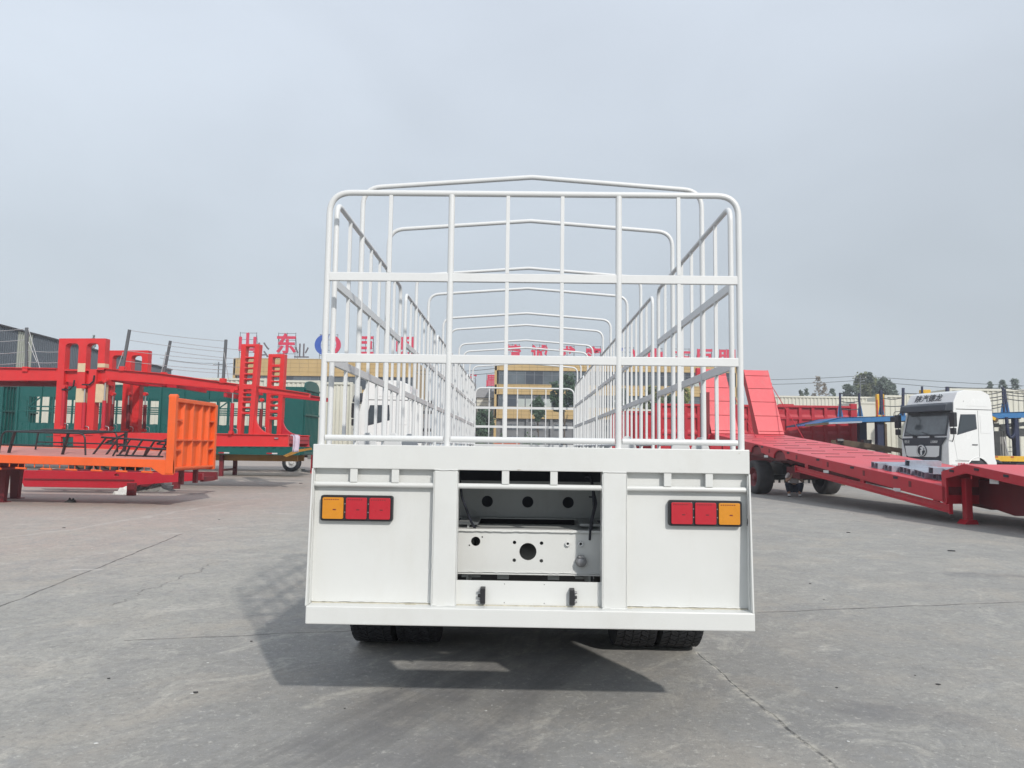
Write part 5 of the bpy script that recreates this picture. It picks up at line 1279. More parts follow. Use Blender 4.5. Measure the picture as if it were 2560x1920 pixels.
def rope(a, b, sag, Y, m=WIRED, r=.022):
    A, B = P(*a, Y), P(*b, Y); pts = [A.lerp(B, i / 10) - Vector((0, 0, sag * 4 * (i / 10) * (1 - i / 10))) for i in range(11)]
    bc('guard_rope', MB().tube(pts, r, 5), m)
rope((2101, 983), (2148, 985), .07, BY + .05); rope((2104, 1004), (2147, 1003), .05, BY + .05); rope((2104, 1022), (2148, 1022), .05, BY + .05)
rope((2203, 994), (2256, 994), .08, BY + .05); rope((2203, 1014), (2256, 1015), .03, BY + .05); rope((2260, 983), (2310, 984), .02, BY + .05)
rope((2370, 968), (2508, 970), .03, BY + .05)
for y0, y1 in ((987, 978), (995, 989), (1002, 997), (1016, 1008), (1024, 1015)): rope((2440, y0), (2509, y1), .06, BY + .05)
for y0, y1 in ((970, 975), (979, 984), (986, 990), (996, 1002)): rope((2512, y0), (2600, y1), .06, BY + .05)
bc('hose_loop', MB().tube(filletpath([P(2516, 1043, BY - .1), P(2519, 1085, BY - .1), P(2528, 1096, BY - .1), P(2537, 1085, BY - .1), P(2539, 1046, BY - .1)], .5, 8), .075, 10), NAVY)
a, b = P(2463, 1038, BY - .2), P(2492, 1052, BY - .2); bc('ram_arm', MB().bar(a, b, .20, .22), RUST, bevel=.02); bc('ram_label', MB().bar(a.lerp(b, .15) + Vector((0, -.12, 0)), a.lerp(b, .75) + Vector((0, -.12, 0)), .02, .14), YELLOW)
for a, b, h_ in (((2468, 1063), (2496, 1063), .2), ((2500, 1066), (2600, 1056), .2), ((2500, 1080), (2600, 1082), .4)):
    A, B = P(*a, BY + 1.6), P(*b, BY + 1.6); bc('grey_beam', MB().bar(A, B, .15, h_, (0, 0, 1)), mat('grey_beam_paint', (.30, .30, .29), .6, var=.2, nscale=3, dirt=.2))
for px in (2488, 2493, 2498, 2504, 2511): A = P(px, 1078, BY + 1.2); bc('stacked_bar', MB().bar((A.x, BY + 1.2, .95), A, .10, .10, (0, 1, 0)), mat('grey_beam_paint', (.3, .3, .29)))
A = P(2513, 1092, BY + .6)
for dx in (0, .38): bc('step_stile', MB().bar((A.x + dx + .12, BY + .5, 1.1), (A.x + dx, BY + .7, A.z), .04, .06), WTUBE)
for k in range(4): bc('step_rung', MB().cyl((A.x + .1, BY + .55, 1.2 + k * .22), (A.x + .5, BY + .55, 1.2 + k * .22), .02, 6), WTUBE)
a, b = P(2440, 1139, BY), P(2640, 1137, BY); bc('lower_deck_beam', MB().box(a.x, b.x, BY, BY + .15, a.z - .26, a.z), YELLOW, bevel=.01); bc('lower_deck_beam', MB().box(a.x, b.x, BY + 2.3, BY + 2.45, a.z - .26, a.z), YELLOW)
for k in range(4): bc('marker', MB().box(a.x + .9 + k * .75, a.x + 1.05 + k * .75, BY - .01, BY, a.z - .07, a.z - .02), REDLR)
bc('lower_deck_sheet', MB().box(a.x, b.x, BY + .15, BY + 2.3, a.z - .08, a.z - .02), RUST); bc('chassis_beam', MB().box(a.x, b.x, BY + .5, BY + .65, .5, a.z - .1), NAVY)
MBw = [wheel(BC, x - 19, -.6, .45, face=1, rz=R(90), tyre=TS_ME, rims=RIM_D) for x in (24.5, 25.8, 27.1)]
# lower rusty ramp of the carrier, sloping right behind the lowbed
A, B = P(2105, 1104, 34.0), P(2262, 1128, 33.0); rp_ = MB().bar(A, B, .18, .20)
rt = thing('loading_ramp', 'rusty loading ramp sloping down behind the red lowbed deck', 'ramp', (A.x, 34, 0)); rp_.build('ramp_beam', RUST, rt, bevel=.01)
MB().bar(A + Vector((0, 1.2, 0)), B + Vector((0, 1.2, 0)), .18, .20).build('ramp_beam', RUST, rt); q = P(2164, 1106, 33.8); MB().box(q.x - .18, q.x + .18, 33.6, 33.9, q.z - .1, q.z + .12).build('ramp_stop', BLACKP, rt)
q = P(2098, 1102, 34); MB().cyl((q.x - .15, 33.9, q.z), (q.x + .12, 33.9, q.z), .10, 12).build('ramp_roller', BLACKP, rt)
MB().box(A.x - .1, A.x + .1, 34, 34.2, 0, A.z).box(B.x - .1, B.x + .1, 33, 33.2, 0, B.z).build('ramp_post', RUST, rt)
# yellow posts
for px0, px1, lab in ((2192, 2202, 'thick'), (2208, 2212, 'thin')):
    a, b = P(px0, 985, 40), P(px1, 1030, 40)
    t = thing('yellow_post', '%s yellow steel post standing behind the blue car carrier' % lab, 'post', (a.x, 40, 0)); MB().box(a.x, b.x, 40, 40.2, 0, a.z).build('post_shaft', YELLOW, t, bevel=.02); MB().box(a.x - .03, a.x + .02, 39.97, 40.0, 3.2, a.z - .3).build('post_stripe', SIDER, t)
a, b = P(2307, 974, 41), P(2327, 984, 41); t = thing('yellow_box', 'small yellow box on a pole above the roof of the white cab', 'box', (a.x, 41, 0)); MB().box(a.x, b.x, 41, 41.4, b.z - .3, a.z).build('box_shell', YELLOW, t, bevel=.01); MB().box(a.x + .1, a.x + .2, 41.1, 41.2, 0, b.z).build('box_pole', NAVY, t)

# ---- corrugated white box bodies and containers
def boxbody(px0, px1, yt, Y, label, pitch=.24, zb=.95, depth=.05, D=2.5, m=CREAM, plain=False, wheels=True):
    a, b = P(px0, yt, Y), P(px1, yt, Y); x0, x1, z1 = a.x, b.x, a.z if abs(px0) < 1e9 else a.z
    t = thing('box_trailer', label, 'box trailer', ((x0 + x1) / 2, Y + D / 2, 0))
    def c(name, mb, mm=m, **k): return mb.build(name, mm, t, **k)
    if plain: c('side_wall', MB().box(x0, x1, Y, Y + .05, zb, z1))
    else:
        pr = []; k = x0
        while k < x1 - pitch:
            pr += [(k, 0), (k + pitch * .36, 0), (k + pitch * .5, depth), (k + pitch * .86, depth)]; k += pitch
        pr.append((x1, 0)); n_ = len(pr)
        c('side_wall', MB().add([(u, Y + v, zb + .15) for u, v in pr] + [(u, Y + v, z1 - .12) for u, v in pr], [(i, i + 1, n_ + i + 1, n_ + i) for i in range(n_ - 1)]))
    c('top_rail', MB().box(x0 - .02, x1 + .02, Y - .04, Y + .1, z1 - .12, z1)); c('bottom_rail', MB().box(x0 - .02, x1 + .02, Y - .04, Y + .1, zb, zb + .15))
    for x in (x0, x1): c('corner_post', MB().box(x - .06, x + .06, Y - .05, Y + .1, zb, z1 + .01))
    c('roof', MB().box(x0, x1, Y + .1, Y + D, z1 - .06, z1 - .02)); c('back_wall', MB().box(x0, x1, Y + D - .03, Y + D, zb, z1 - .06))
    for x in (x0, x1 - .05): c('end_wall', MB().box(x, x + .05, Y + .1, Y + D - .03, zb, z1 - .06))
    if wheels: c('landing_leg', MB().box(x0 + .5, x0 + .62, Y + .4, Y + .52, 0, zb), PRIMER); c('landing_leg', MB().box(x0 + .5, x0 + .62, Y + D - .5, Y + D - .38, 0, zb), PRIMER)
    if wheels:
        c('chassis_beam', MB().box(x0 + .3, x1 - .3, Y + .5, Y + .62, zb - .3, zb), PRIMER)
        for dx in (1.3, 2.6):
            if x1 - x0 > 4: wheel(t, -(x1 - x0) / 2 + dx, .3 - D / 2, .5, face=-1, rz=R(90), tyre=TS_ME)
    return t
for i in range(9):
    pass
boxbody(-420, 222, 934, 41, 'cream corrugated box trailer behind the teal trailers, far left of its row', .26)
boxbody(232, 664, 941, 41, 'cream corrugated box trailer behind the teal trailers and the red ladder towers', .26)
bt = boxbody(674, 797, 950, 41.5, 'short cream box trailer just left of the stake cage', .26, wheels=False)
boxbody(801, 879, 955, 38, 'cream corrugated box trailer seen through the left of the cage beside the white cab', .21)
boxbody(1935, 2226, 989, 52, 'cream corrugated box trailer above the red tipper body', .255)
boxbody(2139, 2192, 1004, 44, 'plain white box body with faded lettering between the red tipper and the yellow posts', plain=True)
boxbody(2214, 2262, 988, 46, 'white box body with red script behind the blue posts, left of the white cab', .3)
boxbody(2268, 2372, 986, 47, 'white box trailer just above the roof of the white cab', .3)
boxbody(2376, 2700, 971, 43, 'tall cream corrugated box trailer behind the roped posts at the right edge', .30)

# ---- wall panel rows? office buildings
def office(x0, x1, Y, bands, wins, zg, label, base_windows=True, depth=14, tw=1.0, corner=.55):
    t = thing('office_building', label, 'office building', ((x0 + x1) / 2, Y + depth / 2, 0))
    def c(name, mb, mm, **k): return mb.build(name, mm, t, **k)
    top = max(b[1] for b in bands)
    c('rear_mass', MB().box(x0 + .3, x1 - .3, Y + 1.0, Y + depth, 0, top - .3), TILEGREY)
    c('side_wall', MB().box(x0, x0 + .3, Y, Y + depth, 0, top), TILE); c('side_wall', MB().box(x1 - .3, x1, Y, Y + depth, 0, top), TILE)
    n = max(1, round((x1 - x0 - corner) / tw)); w = (x1 - x0 - corner) / n
    tile_me = {}
    for (z0, z1, rows) in bands:
        c('spandrel', MB().box(x0 + .3, x1 - .3, Y + .06, Y + .8, z0, z1), GROUT)
        h = (z1 - z0) / rows
        key = (round(h, 3)); 
        if key not in tile_me:
            me = MB().box(.012, w - .012, 0, .055, .012, h - .012).mesh('wall_tile'); me.materials.append(TILE); tile_me[key] = me
        base = WM[t.name].translation
        for r_ in range(rows):
            for i in range(n): inst('wall_tile', tile_me[key], t, loc=(x0 + corner + i * w - base.x, Y - base.y, z0 + r_ * h - base.z))
        c('band_cap', MB().box(x0 + .1, x1, Y - .05, Y + .1, z1, z1 + .07), TILE); c('corner_tiles', MB().box(x0 + .05, x0 + corner - .02, Y, Y + .06, z0, z1), TILE)
    rw = random.Random(int(x0 * 10))
    for (z0, z1) in wins:
        c('lintel', MB().box(x0 + .3, x1 - .3, Y + .12, Y + .5, z1 - .02, z1 + .02), FRAME)
        base = WM[t.name].translation; nw = max(1, round((x1 - x0 - corner) / 1.12)); ww = (x1 - x0 - corner) / nw
        f1 = MB().box(0, .07, 0, .12, 0, z1 - z0).box(.07, ww, 0, .12, 0, .06).box(.07, ww, 0, .12, z1 - z0 - .06, z1 - z0).box(.07, ww, .01, .11, (z1 - z0) * .70, (z1 - z0) * .70 + .05).mesh('window'); f1.materials.append(FRAME)
        p1 = MB().box(.07, ww, .04, .06, .06, z1 - z0 - .06).mesh('pane'); p1.materials.append(PANE)
        p2 = p1.copy(); p2.materials.clear(); p2.materials.append(PANE2)
        b1 = MB().box(.10, ww - .03, .02, .035, .06, (z1 - z0) * .68).mesh('blind'); b1.materials.append(CURTAIN)
        for i in range(nw):
            o = inst('window', f1, t, loc=(x0 + corner + i * ww - base.x, Y + .16 - base.y, z0 - base.z))
            inst('pane', p2 if rw.random() < .3 else p1, o)
            if rw.random() < .30: inst('blind', b1, o, scale=(rw.choice((.5, .8, 1)), 1, 1))
    c('ground_floor_wall', MB().box(x0 + .1, x1 - .1, Y + .5, Y + .9, 0, zg), TILEGREY)
    for i in range(int((x1 - x0) / 3.1)):
        x = x0 + 1.6 + i * 3.1
        for z0, z1 in ((3.7, 4.45), (1.5, 2.9)):
            o = c('window', MB().box(x, x + 1.7, Y + .42, Y + .5, z0, z1), FRAME)
            for j in (0, 1): MB().box(x + .06 + j * .82, x + .80 + j * .82, Y + .40, Y + .42, z0 + .06, z1 - .06).build('pane', PANE if (i + j) % 3 else PANE2, o)
        c('pier', MB().box(x - .55, x - .25, Y + .1, Y + .5, 0, zg), TILEGREY)
    return t
mx0, mx1 = P(1236, 950, 95).x, P(1846, 950, 95).x
M_ = office(mx0, mx1, 95, [(11.35, 12.25, 2), (8.25, 9.5, 3), (5.15, 6.6, 3)], [(9.5, 11.35), (6.6, 8.25)], 5.15, 'three-storey ochre tiled office building seen through the middle of the cage')
lx0, lx1 = P(583, 910, 100).x, P(1039, 910, 100).x
L_ = office(lx0, lx1, 100, [(10.75, 13.05, 4), (7.6, 8.9, 2), (4.6, 5.8, 2)], [(8.9, 10.75), (5.8, 7.6)], 4.6, 'ochre tiled office building behind the ladder towers at the left', tw=1.25)
gx0_, gx1_ = P(1176, 980, 112).x, P(1262, 980, 112).x
t = thing('grey_annex', 'low grey annex with a white shutter between the two ochre buildings', 'building', ((gx0_ + gx1_) / 2, 114, 0))
MB().box(gx0_, gx1_, 112, 120, 0, 10.0).build('annex_wall', mat('annex_grey', (.24, .25, .26), .7, var=.1, nscale=.4), t)
MB().box(gx0_ - .2, gx1_ + .2, 111.6, 120, 8.9, 10.2).build('fascia', mat('annex_fascia', (.30, .31, .33), .6, var=.05), t)
q0, q1 = P(1192, 995, 111.9), P(1228, 1036, 111.9)
sh_ = MB().box(q0.x, q1.x, 111.85, 111.95, q1.z - 2, q0.z).build('shutter', CREAM, t)
for k in range(9): MB().box(q0.x, q1.x, 111.82, 111.85, q0.z - .25 - k * .5, q0.z - .18 - k * .5).build('shutter_slat', TILEGREY, sh_)

# ---- roof signs: each character a thing of its own on a little steel frame
def sign(ch, px, yt, yb, Y, label, m=SIGNR, w=None, roofz=None, group=None, offset=.03, frame=True):
    a, b = P(px, yt, Y), P(px, yb, Y); h = a.z - b.z; cx = a.x
    t = thing('roof_sign_letter', label, 'sign', (cx, Y, roofz), group=group)
    me = text_mesh(ch, h * 1.06, m, 'sign_character', offset=offset * h, depth=.09)
    xs = [v.co.x for v in me.vertices]; ys = [v.co.y for v in me.vertices]
    cxm, cym = (min(xs) + max(xs)) / 2, (min(ys) + max(ys)) / 2; sc = h / max(.1, (max(ys) - min(ys)))
    o = inst('character', me, t); o.matrix_local = Matrix.Translation((0, 0, b.z + h / 2 - roofz)) @ Matrix.Rotation(R(90), 4, 'X') @ Matrix.Scale(sc, 4) @ Matrix.Translation((-cxm, -cym, 0))
    if frame:
        fw = h * .42; f = MB()
        for dx in (-fw, 0, fw): f.box(cx + dx - .03, cx + dx + .03, Y + .18, Y + .24, roofz, a.z + .1)
        for k in range(4): z = b.z + h * k / 3; f.box(cx - fw, cx + fw, Y + .18, Y + .24, z - .025, z + .025)
        f.box(cx - fw, cx - fw + .06, Y + .2, Y + 1.4, roofz, roofz + .06).box(cx + fw - .06, cx + fw, Y + .2, Y + 1.4, roofz, roofz + .06)
        f.bar((cx - fw, Y + 1.4, roofz), (cx - fw, Y + .24, a.z - .3), .05, .05).bar((cx + fw, Y + 1.4, roofz), (cx + fw, Y + .24, a.z - .3), .05, .05)
        f.build('sign_frame', SIGNF, t)
    return t
def logo(px, yt, yb, Y, roofz, label):
    a, b = P(px, yt, Y), P(px, yb, Y); h = a.z - b.z; cx, cz = a.x, (a.z + b.z) / 2; r = h / 2
    t = thing('roof_logo', label, 'sign', (cx, Y, roofz))
    def cres(c0, a0, a1, r0, off, mm):
        n = 16; o = [(cx + c0 + r0 * math.cos(R(a0 + (a1 - a0) * i / n)), Y, cz + r0 * 1.0 * math.sin(R(a0 + (a1 - a0) * i / n))) for i in range(n + 1)]
        i_ = [(cx + c0 + off + r0 * .86 * math.cos(R(a1 + (a0 - a1) * i / n)), Y, cz + r0 * .98 * math.sin(R(a1 + (a0 - a1) * i / n))) for i in range(1, n)]
        MB().prism(o + i_, (0, .18, 0)).build('logo_crescent', mm, t)
    cres(-.25 * r, 100, 268, r, .42 * r, SIGNB); cres(.30 * r, 62, -78, r * .95, -.30 * r, SIGNR)
    MB().prism([(cx + .12 * r, Y + .01, cz + 1.05 * r), (cx + .02 * r, Y + .01, cz + .5 * r), (cx + .05 * r, Y + .01, cz - .1 * r), (cx - .06 * r, Y + .01, cz + .5 * r)], (0, .16, 0)).build('logo_stroke', SIGNB, t)
    f = MB()
    for dx in (-r * .8, 0, r * .9): f.box(cx + dx - .03, cx + dx + .03, Y + .25, Y + .3, roofz, a.z + .1)
    for k in range(5): f.box(cx - r * .8, cx + r * .9, Y + .25, Y + .3, b.z + h * k / 4 - .025, b.z + h * k / 4 + .025)
    f.build('sign_frame', SIGNF, t)
RZL = 13.1
GL = 'red characters on the roof of the left ochre building'
sign('山', 620, 832, 881, 100.6, 'red three-pronged rooftop character, leftmost on the left ochre building', roofz=RZL, group=GL)
sign('东', 717, 833, 884, 100.6, 'red rooftop character right above the smaller ladder tower', roofz=RZL, group=GL)
logo(820, 836, 888, 100.6, RZL, 'blue and red crescent emblem on the roof of the left ochre building')
sign('巨', 914, 841, 886, 100.6, 'red boxy rooftop character just right of the blue and red crescent emblem', roofz=RZL, group=GL)
sign('明', 1013, 842, 888, 100.6, 'red rooftop character furthest right on the left ochre building', roofz=RZL, group=GL)
sign('公', 655, 856, 893, 108, 'dark unlit character behind the leftmost red one on the left roof', SIGND, roofz=RZL, offset=.0, frame=False)
sign('业', 755, 859, 894, 108, 'dark unlit character between the second red one and the crescent emblem', SIGND, roofz=RZL, offset=.0, frame=False)
RZM = 12.3
GM = 'red characters on the roof of the middle ochre building'
for i_, (ch, px, yt) in enumerate((('精', 1281, 861), ('诚', 1349, 862), ('求', 1418, 865), ('实', 1484, 866), ('山', 1638, 871), ('东', 1706, 872), ('巨', 1762, 873), ('明', 1818, 874))):
    sign(ch, px, yt, yt + 42, 95.6, '%s red rooftop character from the left on the middle ochre building' % ORD[i_], roofz=RZM, group=GM)
logo(1566, 869, 912, 95.6, RZM, 'small blue and red emblem on the roof of the middle ochre building')
sign('昌', 1229, 937, 966, 113, 'red rooftop character above the grey annex, right of two', roofz=10.1, group='characters over the grey annex')
sign('旺', 1176, 936, 966, 113, 'red rooftop character above the grey annex, left of two', roofz=10.1, group='characters over the grey annex')

# ---- trees
def tree(px, yt, yb, Y, wpx, label, m, n=1400, kind='round', leaf=.34, trunk=None, seed=0, group=None, name='tree'):
    rr = random.Random(seed + px); top = P(px, yt, Y).z; bot = P(px, yb, Y).z; cx = P(px, yt, Y).x; rw = wpx * Y / 1850 / 2
    t = thing(name, label, 'tree', (cx, Y, 0), group=group)
    tk = MB().tube([(cx, Y, 0), (cx + .1, Y, bot * .6), (cx, Y, bot + (top - bot) * .5)], max(.10, rw * .08), 8, True, max(.03, rw * .02))
    for k in range(7):
        a = rr.uniform(0, 6.28); zs = bot * .7 + (top - bot) * rr.uniform(0, .35)
        tk.tube([(cx, Y, zs), (cx + rw * .5 * math.cos(a), Y + rw * .5 * math.sin(a), zs + (top - bot) * .3)], max(.04, rw * .03), 5, True, .015)
    tk.build('trunk', BARK, t)
    mb = MB(); clumps = []
    H = top - bot
    for k in range(44 if kind != 'sparse' else 40):
        f = rr.random(); a = rr.uniform(0, 6.28)
        if kind == 'round': lim = math.sin(math.pi * min(.96, .08 + f * .9)) ** .6
        elif kind == 'poplar': lim = (1 - f) ** .5 * .9 * (.5 + .5 * min(1, f * 5)) + .12
        else: lim = (1 - f) ** .6 + .1
        rad = rw * lim * math.sqrt(rr.random()) * .9
        clumps.append((cx + rad * math.cos(a), Y + rad * math.sin(a), bot + H * (.06 + f * .92), rw * rr.uniform(.11, .27)))
    for k in range(n):
        c0 = rr.choice(clumps); s = c0[3]
        p = Vector((c0[0] + rr.gauss(0, s * .55), c0[1] + rr.gauss(0, s * .55), c0[2] + rr.gauss(0, s * .6)))
        d1 = Vector((rr.uniform(-1, 1), rr.uniform(-1, 1), rr.uniform(-1, 1))).normalized(); d2 = d1.orthogonal().normalized()
        l = leaf * rr.uniform(.6, 1.3)
        mb.add([p - d1 * l * .5, p + d2 * l * .3, p + d1 * l * .5, p - d2 * l * .3], [(0, 1, 2, 3)])
    mb.build('crown', m, t)
    return t
tree(1345, 994, 1052, 84, 40, 'round dark tree in front of the middle ochre building, left of two', LEAFD, 1500, leaf=.42, seed=1)
tree(1410, 935, 1040, 84, 74, 'larger dark tree in front of the middle ochre building, seen through the cage', LEAFD, 2600, leaf=.45, seed=2)
tree(1208, 1025, 1096, 90, 64, 'dark bushy tree left of the middle ochre building corner', LEAFD, 1600, leaf=.45, seed=3)
tree(1632, 965, 1060, 80, 62, 'yellow-green topped tree in front of the ochre building, seen through the right of the cage', LEAFG, 1600, leaf=.4, seed=4)
tree(1676, 985, 1070, 82, 50, 'dark green tree right of the yellow-green one, behind the covered tipper', LEAFD, 1500, leaf=.4, seed=5)
tree(1712, 970, 1040, 83, 36, 'small pale yellow-green tree just left of the left ramp', LEAFY, 900, leaf=.35, seed=6)
tree(1560, 975, 1060, 84, 56, 'dark green tree behind the covered red tipper, seen through the right cage bars', LEAFD, 1300, leaf=.4, seed=16)
for i, (px, yt, yb, w, k, m, lab, n, lf) in enumerate([
    (2003, 975, 1030, 18, 'poplar', LEAFF, 'small blue-green tree leftmost above the cream box trailer', 700, .4),
    (2016, 971, 1030, 16, 'poplar', LEAFF, 'small pointed tree beside the leftmost one above the cream box trailer', 700, .4),
    (2046, 942, 1010, 34, 'sparse', LEAFB, 'sparse brownish half-bare tree above the red tipper body', 420, .34),
    (2062, 958, 1010, 22, 'sparse', LEAFB, 'thin half-bare tree right of the brownish one', 260, .34),
    (2080, 972, 1020, 18, 'poplar', LEAFF, 'small grey-green tree right of the half-bare trees', 600, .4),
    (2124, 962, 1020, 36, 'round', LEAFF, 'blue-green bushy tree left of the tall olive clump', 2000, .5),
    (2156, 936, 1015, 44, 'poplar', LEAFG, 'tall olive tree, left peak of the large clump', 3600, .5),
    (2180, 940, 1015, 54, 'round', LEAFG, 'broad olive tree in the middle of the large clump', 5200, .5),
    (2174, 930, 960, 16, 'poplar', LEAFF, 'thin pointed treetop rising above the large clump', 500, .4),
    (2206, 950, 1015, 46, 'poplar', LEAFF, 'grey-green tree right of the olive clump', 3000, .5),
    (2224, 954, 1015, 34, 'poplar', LEAFF, 'rightmost tall grey-green poplar before the yellow post', 2200, .45),
    (2236, 972, 1020, 20, 'poplar', LEAFF, 'low grey-green tree sloping off to the right of the clump', 700, .4),
    (2474, 955, 990, 18, 'poplar', LEAFF, 'small treetop above the cream trailer, left of three at the right', 600, .35),
    (2506, 951, 990, 22, 'sparse', LEAFF, 'small treetop above the roped blue posts', 700, .35),
    (2537, 947, 990, 26, 'poplar', LEAFF, 'small treetop above the cream trailer, rightmost', 800, .35),
    (235, 838, 880, 12, 'sparse', LEAFF, 'tiny treetop peeping over the left red arch frame', 200, .3)]):
    tree(px, yt, yb, 112 + (i % 4) * 4, w * 1.25, lab, m, n, k, lf, seed=20 + i, group='trees beyond the box trailers')
# low shrubs at the office front, seen under the front grille
for i, (px, w) in enumerate(((1325, 30), (1200, 30), (1255, 16))):
    rr = random.Random(50 + i); c0 = P(px, 1092, 82); mb = MB()
    for k in range(500):
        p = Vector((c0.x + rr.gauss(0, w * .012), c0.y + rr.gauss(0, .6), abs(rr.gauss(0, 1.0)) + .2)); d1 = Vector((rr.uniform(-1, 1), rr.uniform(-1, 1), rr.uniform(-1, 1))).normalized(); d2 = d1.orthogonal(); l = .35
        mb.add([p - d1 * l * .5, p + d2 * l * .3, p + d1 * l * .5, p - d2 * l * .3], [(0, 1, 2, 3)])
    tag(mb.build('shrub', LEAF), ['green shrub at the foot of the ochre office, middle of the grille', 'green shrub at the lower left of the front grille', 'small shrub by the corner of the ochre office'][i], 'shrub')

# ---- power lines and poles
def pole(px, yt, Y, label, r=.14, arms=True):
    a = P(px, yt, Y); t = thing('utility_pole', label, 'utility pole', (a.x, Y, 0)); MB().cyl((a.x, Y, 0), (a.x, Y, a.z), r, 10, r * .6).build('pole_shaft', GREYP, t)
    if arms:
        for dz in (.5, 1.3): MB().box(a.x - .9, a.x + .9, Y - .05, Y + .05, a.z - dz, a.z - dz + .1).build('crossarm', GREYP, t)
        for dx in (-.8, 0, .8): MB().cyl((a.x + dx, Y, a.z - .4), (a.x + dx, Y, a.z - .15), .05, 6).build('insulator', CREAM, t)
    return t
pole(547, 905, 120, 'distant utility pole left of the ladder towers'); pole(2150, 938, 108, 'utility pole hidden in the large clump of trees'); pole(2606, 960, 100, 'utility pole just outside the right edge', arms=False); pole(1700, 950, 112, 'utility pole behind the middle ochre building', arms=False)
def line(pts, Y0, Y1, label, r=.035, sag=.3):
    A, B = P(*pts[0], Y0), P(*pts[1], Y1); path = [A.lerp(B, i / 14) - Vector((0, 0, sag * 4 * (i / 14) * (1 - i / 14))) for i in range(15)]
    tag(MB().tube(path, r, 5).build('power_line', WIRED), label, 'cable', 'overhead power lines')
line(((1846, 950), (2146, 940)), 112, 108, 'upper overhead line left of the clump of trees', sag=.15); line(((2150, 940), (2606, 967)), 108, 100, 'upper overhead line right of the clump of trees', sag=.1)
line(((1846, 962), (2146, 951)), 112, 108, 'lower overhead line left of the clump of trees', sag=.15); line(((2150, 951), (2606, 986)), 108, 100, 'lower overhead line right of the clump of trees', sag=.1)
line(((400, 895), (547, 908)), 125, 120, 'overhead line running to the distant pole from the left'); line(((547, 910), (600, 906)), 120, 101, 'short overhead line from the distant pole to the left ochre building', sag=.1)
line(((1040, 925), (1238, 921)), 100, 95, 'upper overhead line between the two ochre buildings', sag=.3); line(((1040, 934), (1238, 932)), 100, 95, 'lower overhead line between the two ochre buildings', sag=.3)

# ---- parked cars glimpsed under the front grille
def car(x, Y, z_, label, m):
    t = thing('parked_car', label, 'car', (x, Y, 0))
    MB().prism([(x - 2.1, Y - .85, .35), (x + 2.1, Y - .85, .35), (x + 2.15, Y - .85, .8), (x + 1.2, Y - .85, .95), (x - 1.3, Y - .85, .95), (x - 2.15, Y - .85, .75)], (0, 1.7, 0)).build('body', m, t, bevel=.1, seg=3)
    MB().prism([(x - 1.25, Y - .72, .94), (x + 1.25, Y - .72, .94), (x + .75, Y - .72, 1.45), (x - .7, Y - .72, 1.48)], (0, 1.44, 0)).build('cabin', m, t, bevel=.06)
    MB().prism([(x - 1.1, Y - .735, .98), (x + 1.1, Y - .735, .98), (x + .68, Y - .735, 1.38), (x - .62, Y - .735, 1.40)], (0, .01, 0)).build('window', PANE2, t)
    for dx in (-1.3, 1.3):
        for dy in (-.62, .82): wheel(t, dx, dy, .32, face=-1, rz=R(90), tyre=TS_ME, scale=.62)
car(P(1388, 1090, 70).x, 70, 0, 'light blue-grey car parked before the office, seen low through the cage', mat('car_blue_grey', (.30, .36, .42), .25, coat=.5)); car(P(1212, 1092, 62).x, 62, 0, 'white car parked before the office, low left in the front grille', CABW)
ob = MB().box(P(1236, 1095, 76).x, P(1300, 1095, 76).x, 76, 76.6, 0, 1.9).build('orange_barrier', mat('orange_barrier_paint', (.5, .12, .06), .6)); tag(ob, 'long orange-red barrier before the office entrance', 'barrier')

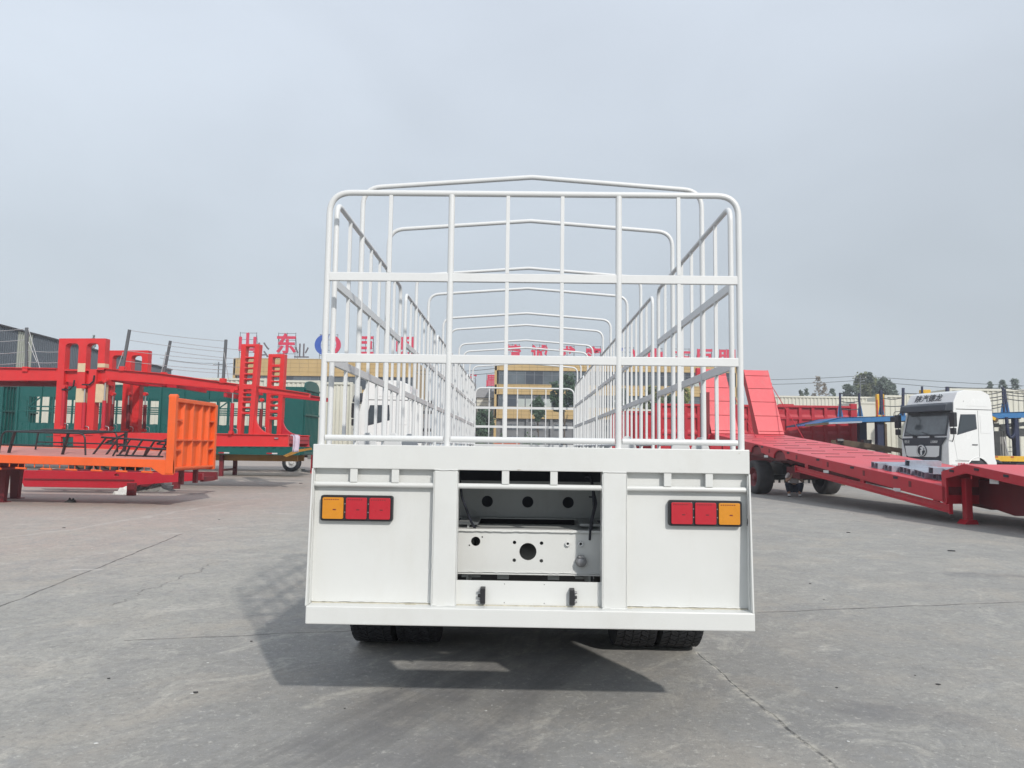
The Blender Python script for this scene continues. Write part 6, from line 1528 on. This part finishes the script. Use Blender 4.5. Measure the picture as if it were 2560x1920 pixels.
# ---- litter on the concrete
LP = [(312, 1329, .06, 0), (230, 1372, .05, 0), (78, 1428, .05, 0), (36, 1424, .04, 0), (520, 1658, .05, 0), (480, 1735, .05, 0), (240, 1860, .06, 0), (628, 1604, .07, 1), (490, 1732, .09, 1), (272, 1697, .06, 1), (160, 1320, .09, 1), (752, 1209, .22, 1), (548, 1299, .06, 1),
      (2129, 1285, .10, 0), (2382, 1298, .14, 0), (2018, 1554, .05, 0), (2060, 1500, .06, 1), (2092, 1720, .05, 1), (2288, 1689, .04, 1), (2025, 1459, .08, 1), (2346, 1712, .08, 1), (2122, 1332, .12, 1), (2378, 1378, .16, 1), (1816, 1755, .03, 0), (2120, 1855, .05, 0), (2000, 1840, .02, 0), (1774, 1808, .02, 0), (2540, 1825, .03, 0),
      (1230, 1764, .03, 0), (1256, 1728, .035, 0), (1215, 1778, .04, 0), (1003, 1722, .03, 1), (1040, 1757, .02, 1), (862, 1772, .03, 1), (2450, 1520, .04, 1)]
def band(py): return 'far' if py < 1340 else ('middle' if py < 1640 else 'near')
def place(px, py, k):
    same = sorted(p[0] for p in LP if p[3] == k and band(p[1]) == band(py)); return ORD[same.index(px)]
for i, (px, py, s, k) in enumerate(LP):
    s *= .24 if py > 1400 else .42
    q = G(px, py); rr = random.Random(i); mb = MB(); n = 7
    ring = [(q.x + s * rr.uniform(.5, 1) * math.cos(2 * math.pi * j / n), q.y + s * rr.uniform(.35, .8) * math.sin(2 * math.pi * j / n)) for j in range(n)]
    mb.prism([(a, b, .002) for a, b in ring], (0, 0, min(.02, s * .2))); 
    o = mb.build('scrap' if not k else 'pebble', PALEL if not k else DARKL)
    tag(o, '%s on the %s concrete, %s from the left' % ('small white paper scrap' if not k else 'small dark chip', band(py), place(px, py, k)), 'litter' if not k else 'pebble', 'white scraps on the concrete' if not k else 'dark chips on the concrete')

# ---- thin haze over the whole yard
hz = bpy.data.materials.new('haze_air'); hz.use_nodes = True; t_ = hz.node_tree; t_.nodes.clear()
o_ = t_.nodes.new('ShaderNodeOutputMaterial'); v_ = t_.nodes.new('ShaderNodeVolumePrincipled')
v_.inputs['Color'].default_value = (.92, .95, 1.0, 1); v_.inputs['Density'].default_value = .0015; v_.inputs['Anisotropy'].default_value = .3
t_.links.new(v_.outputs[0], o_.inputs['Volume'])
tag(MB().box(-150, 150, -40, 170, -1, 18).build('haze', hz), 'thin pale haze over the yard', kind='stuff')
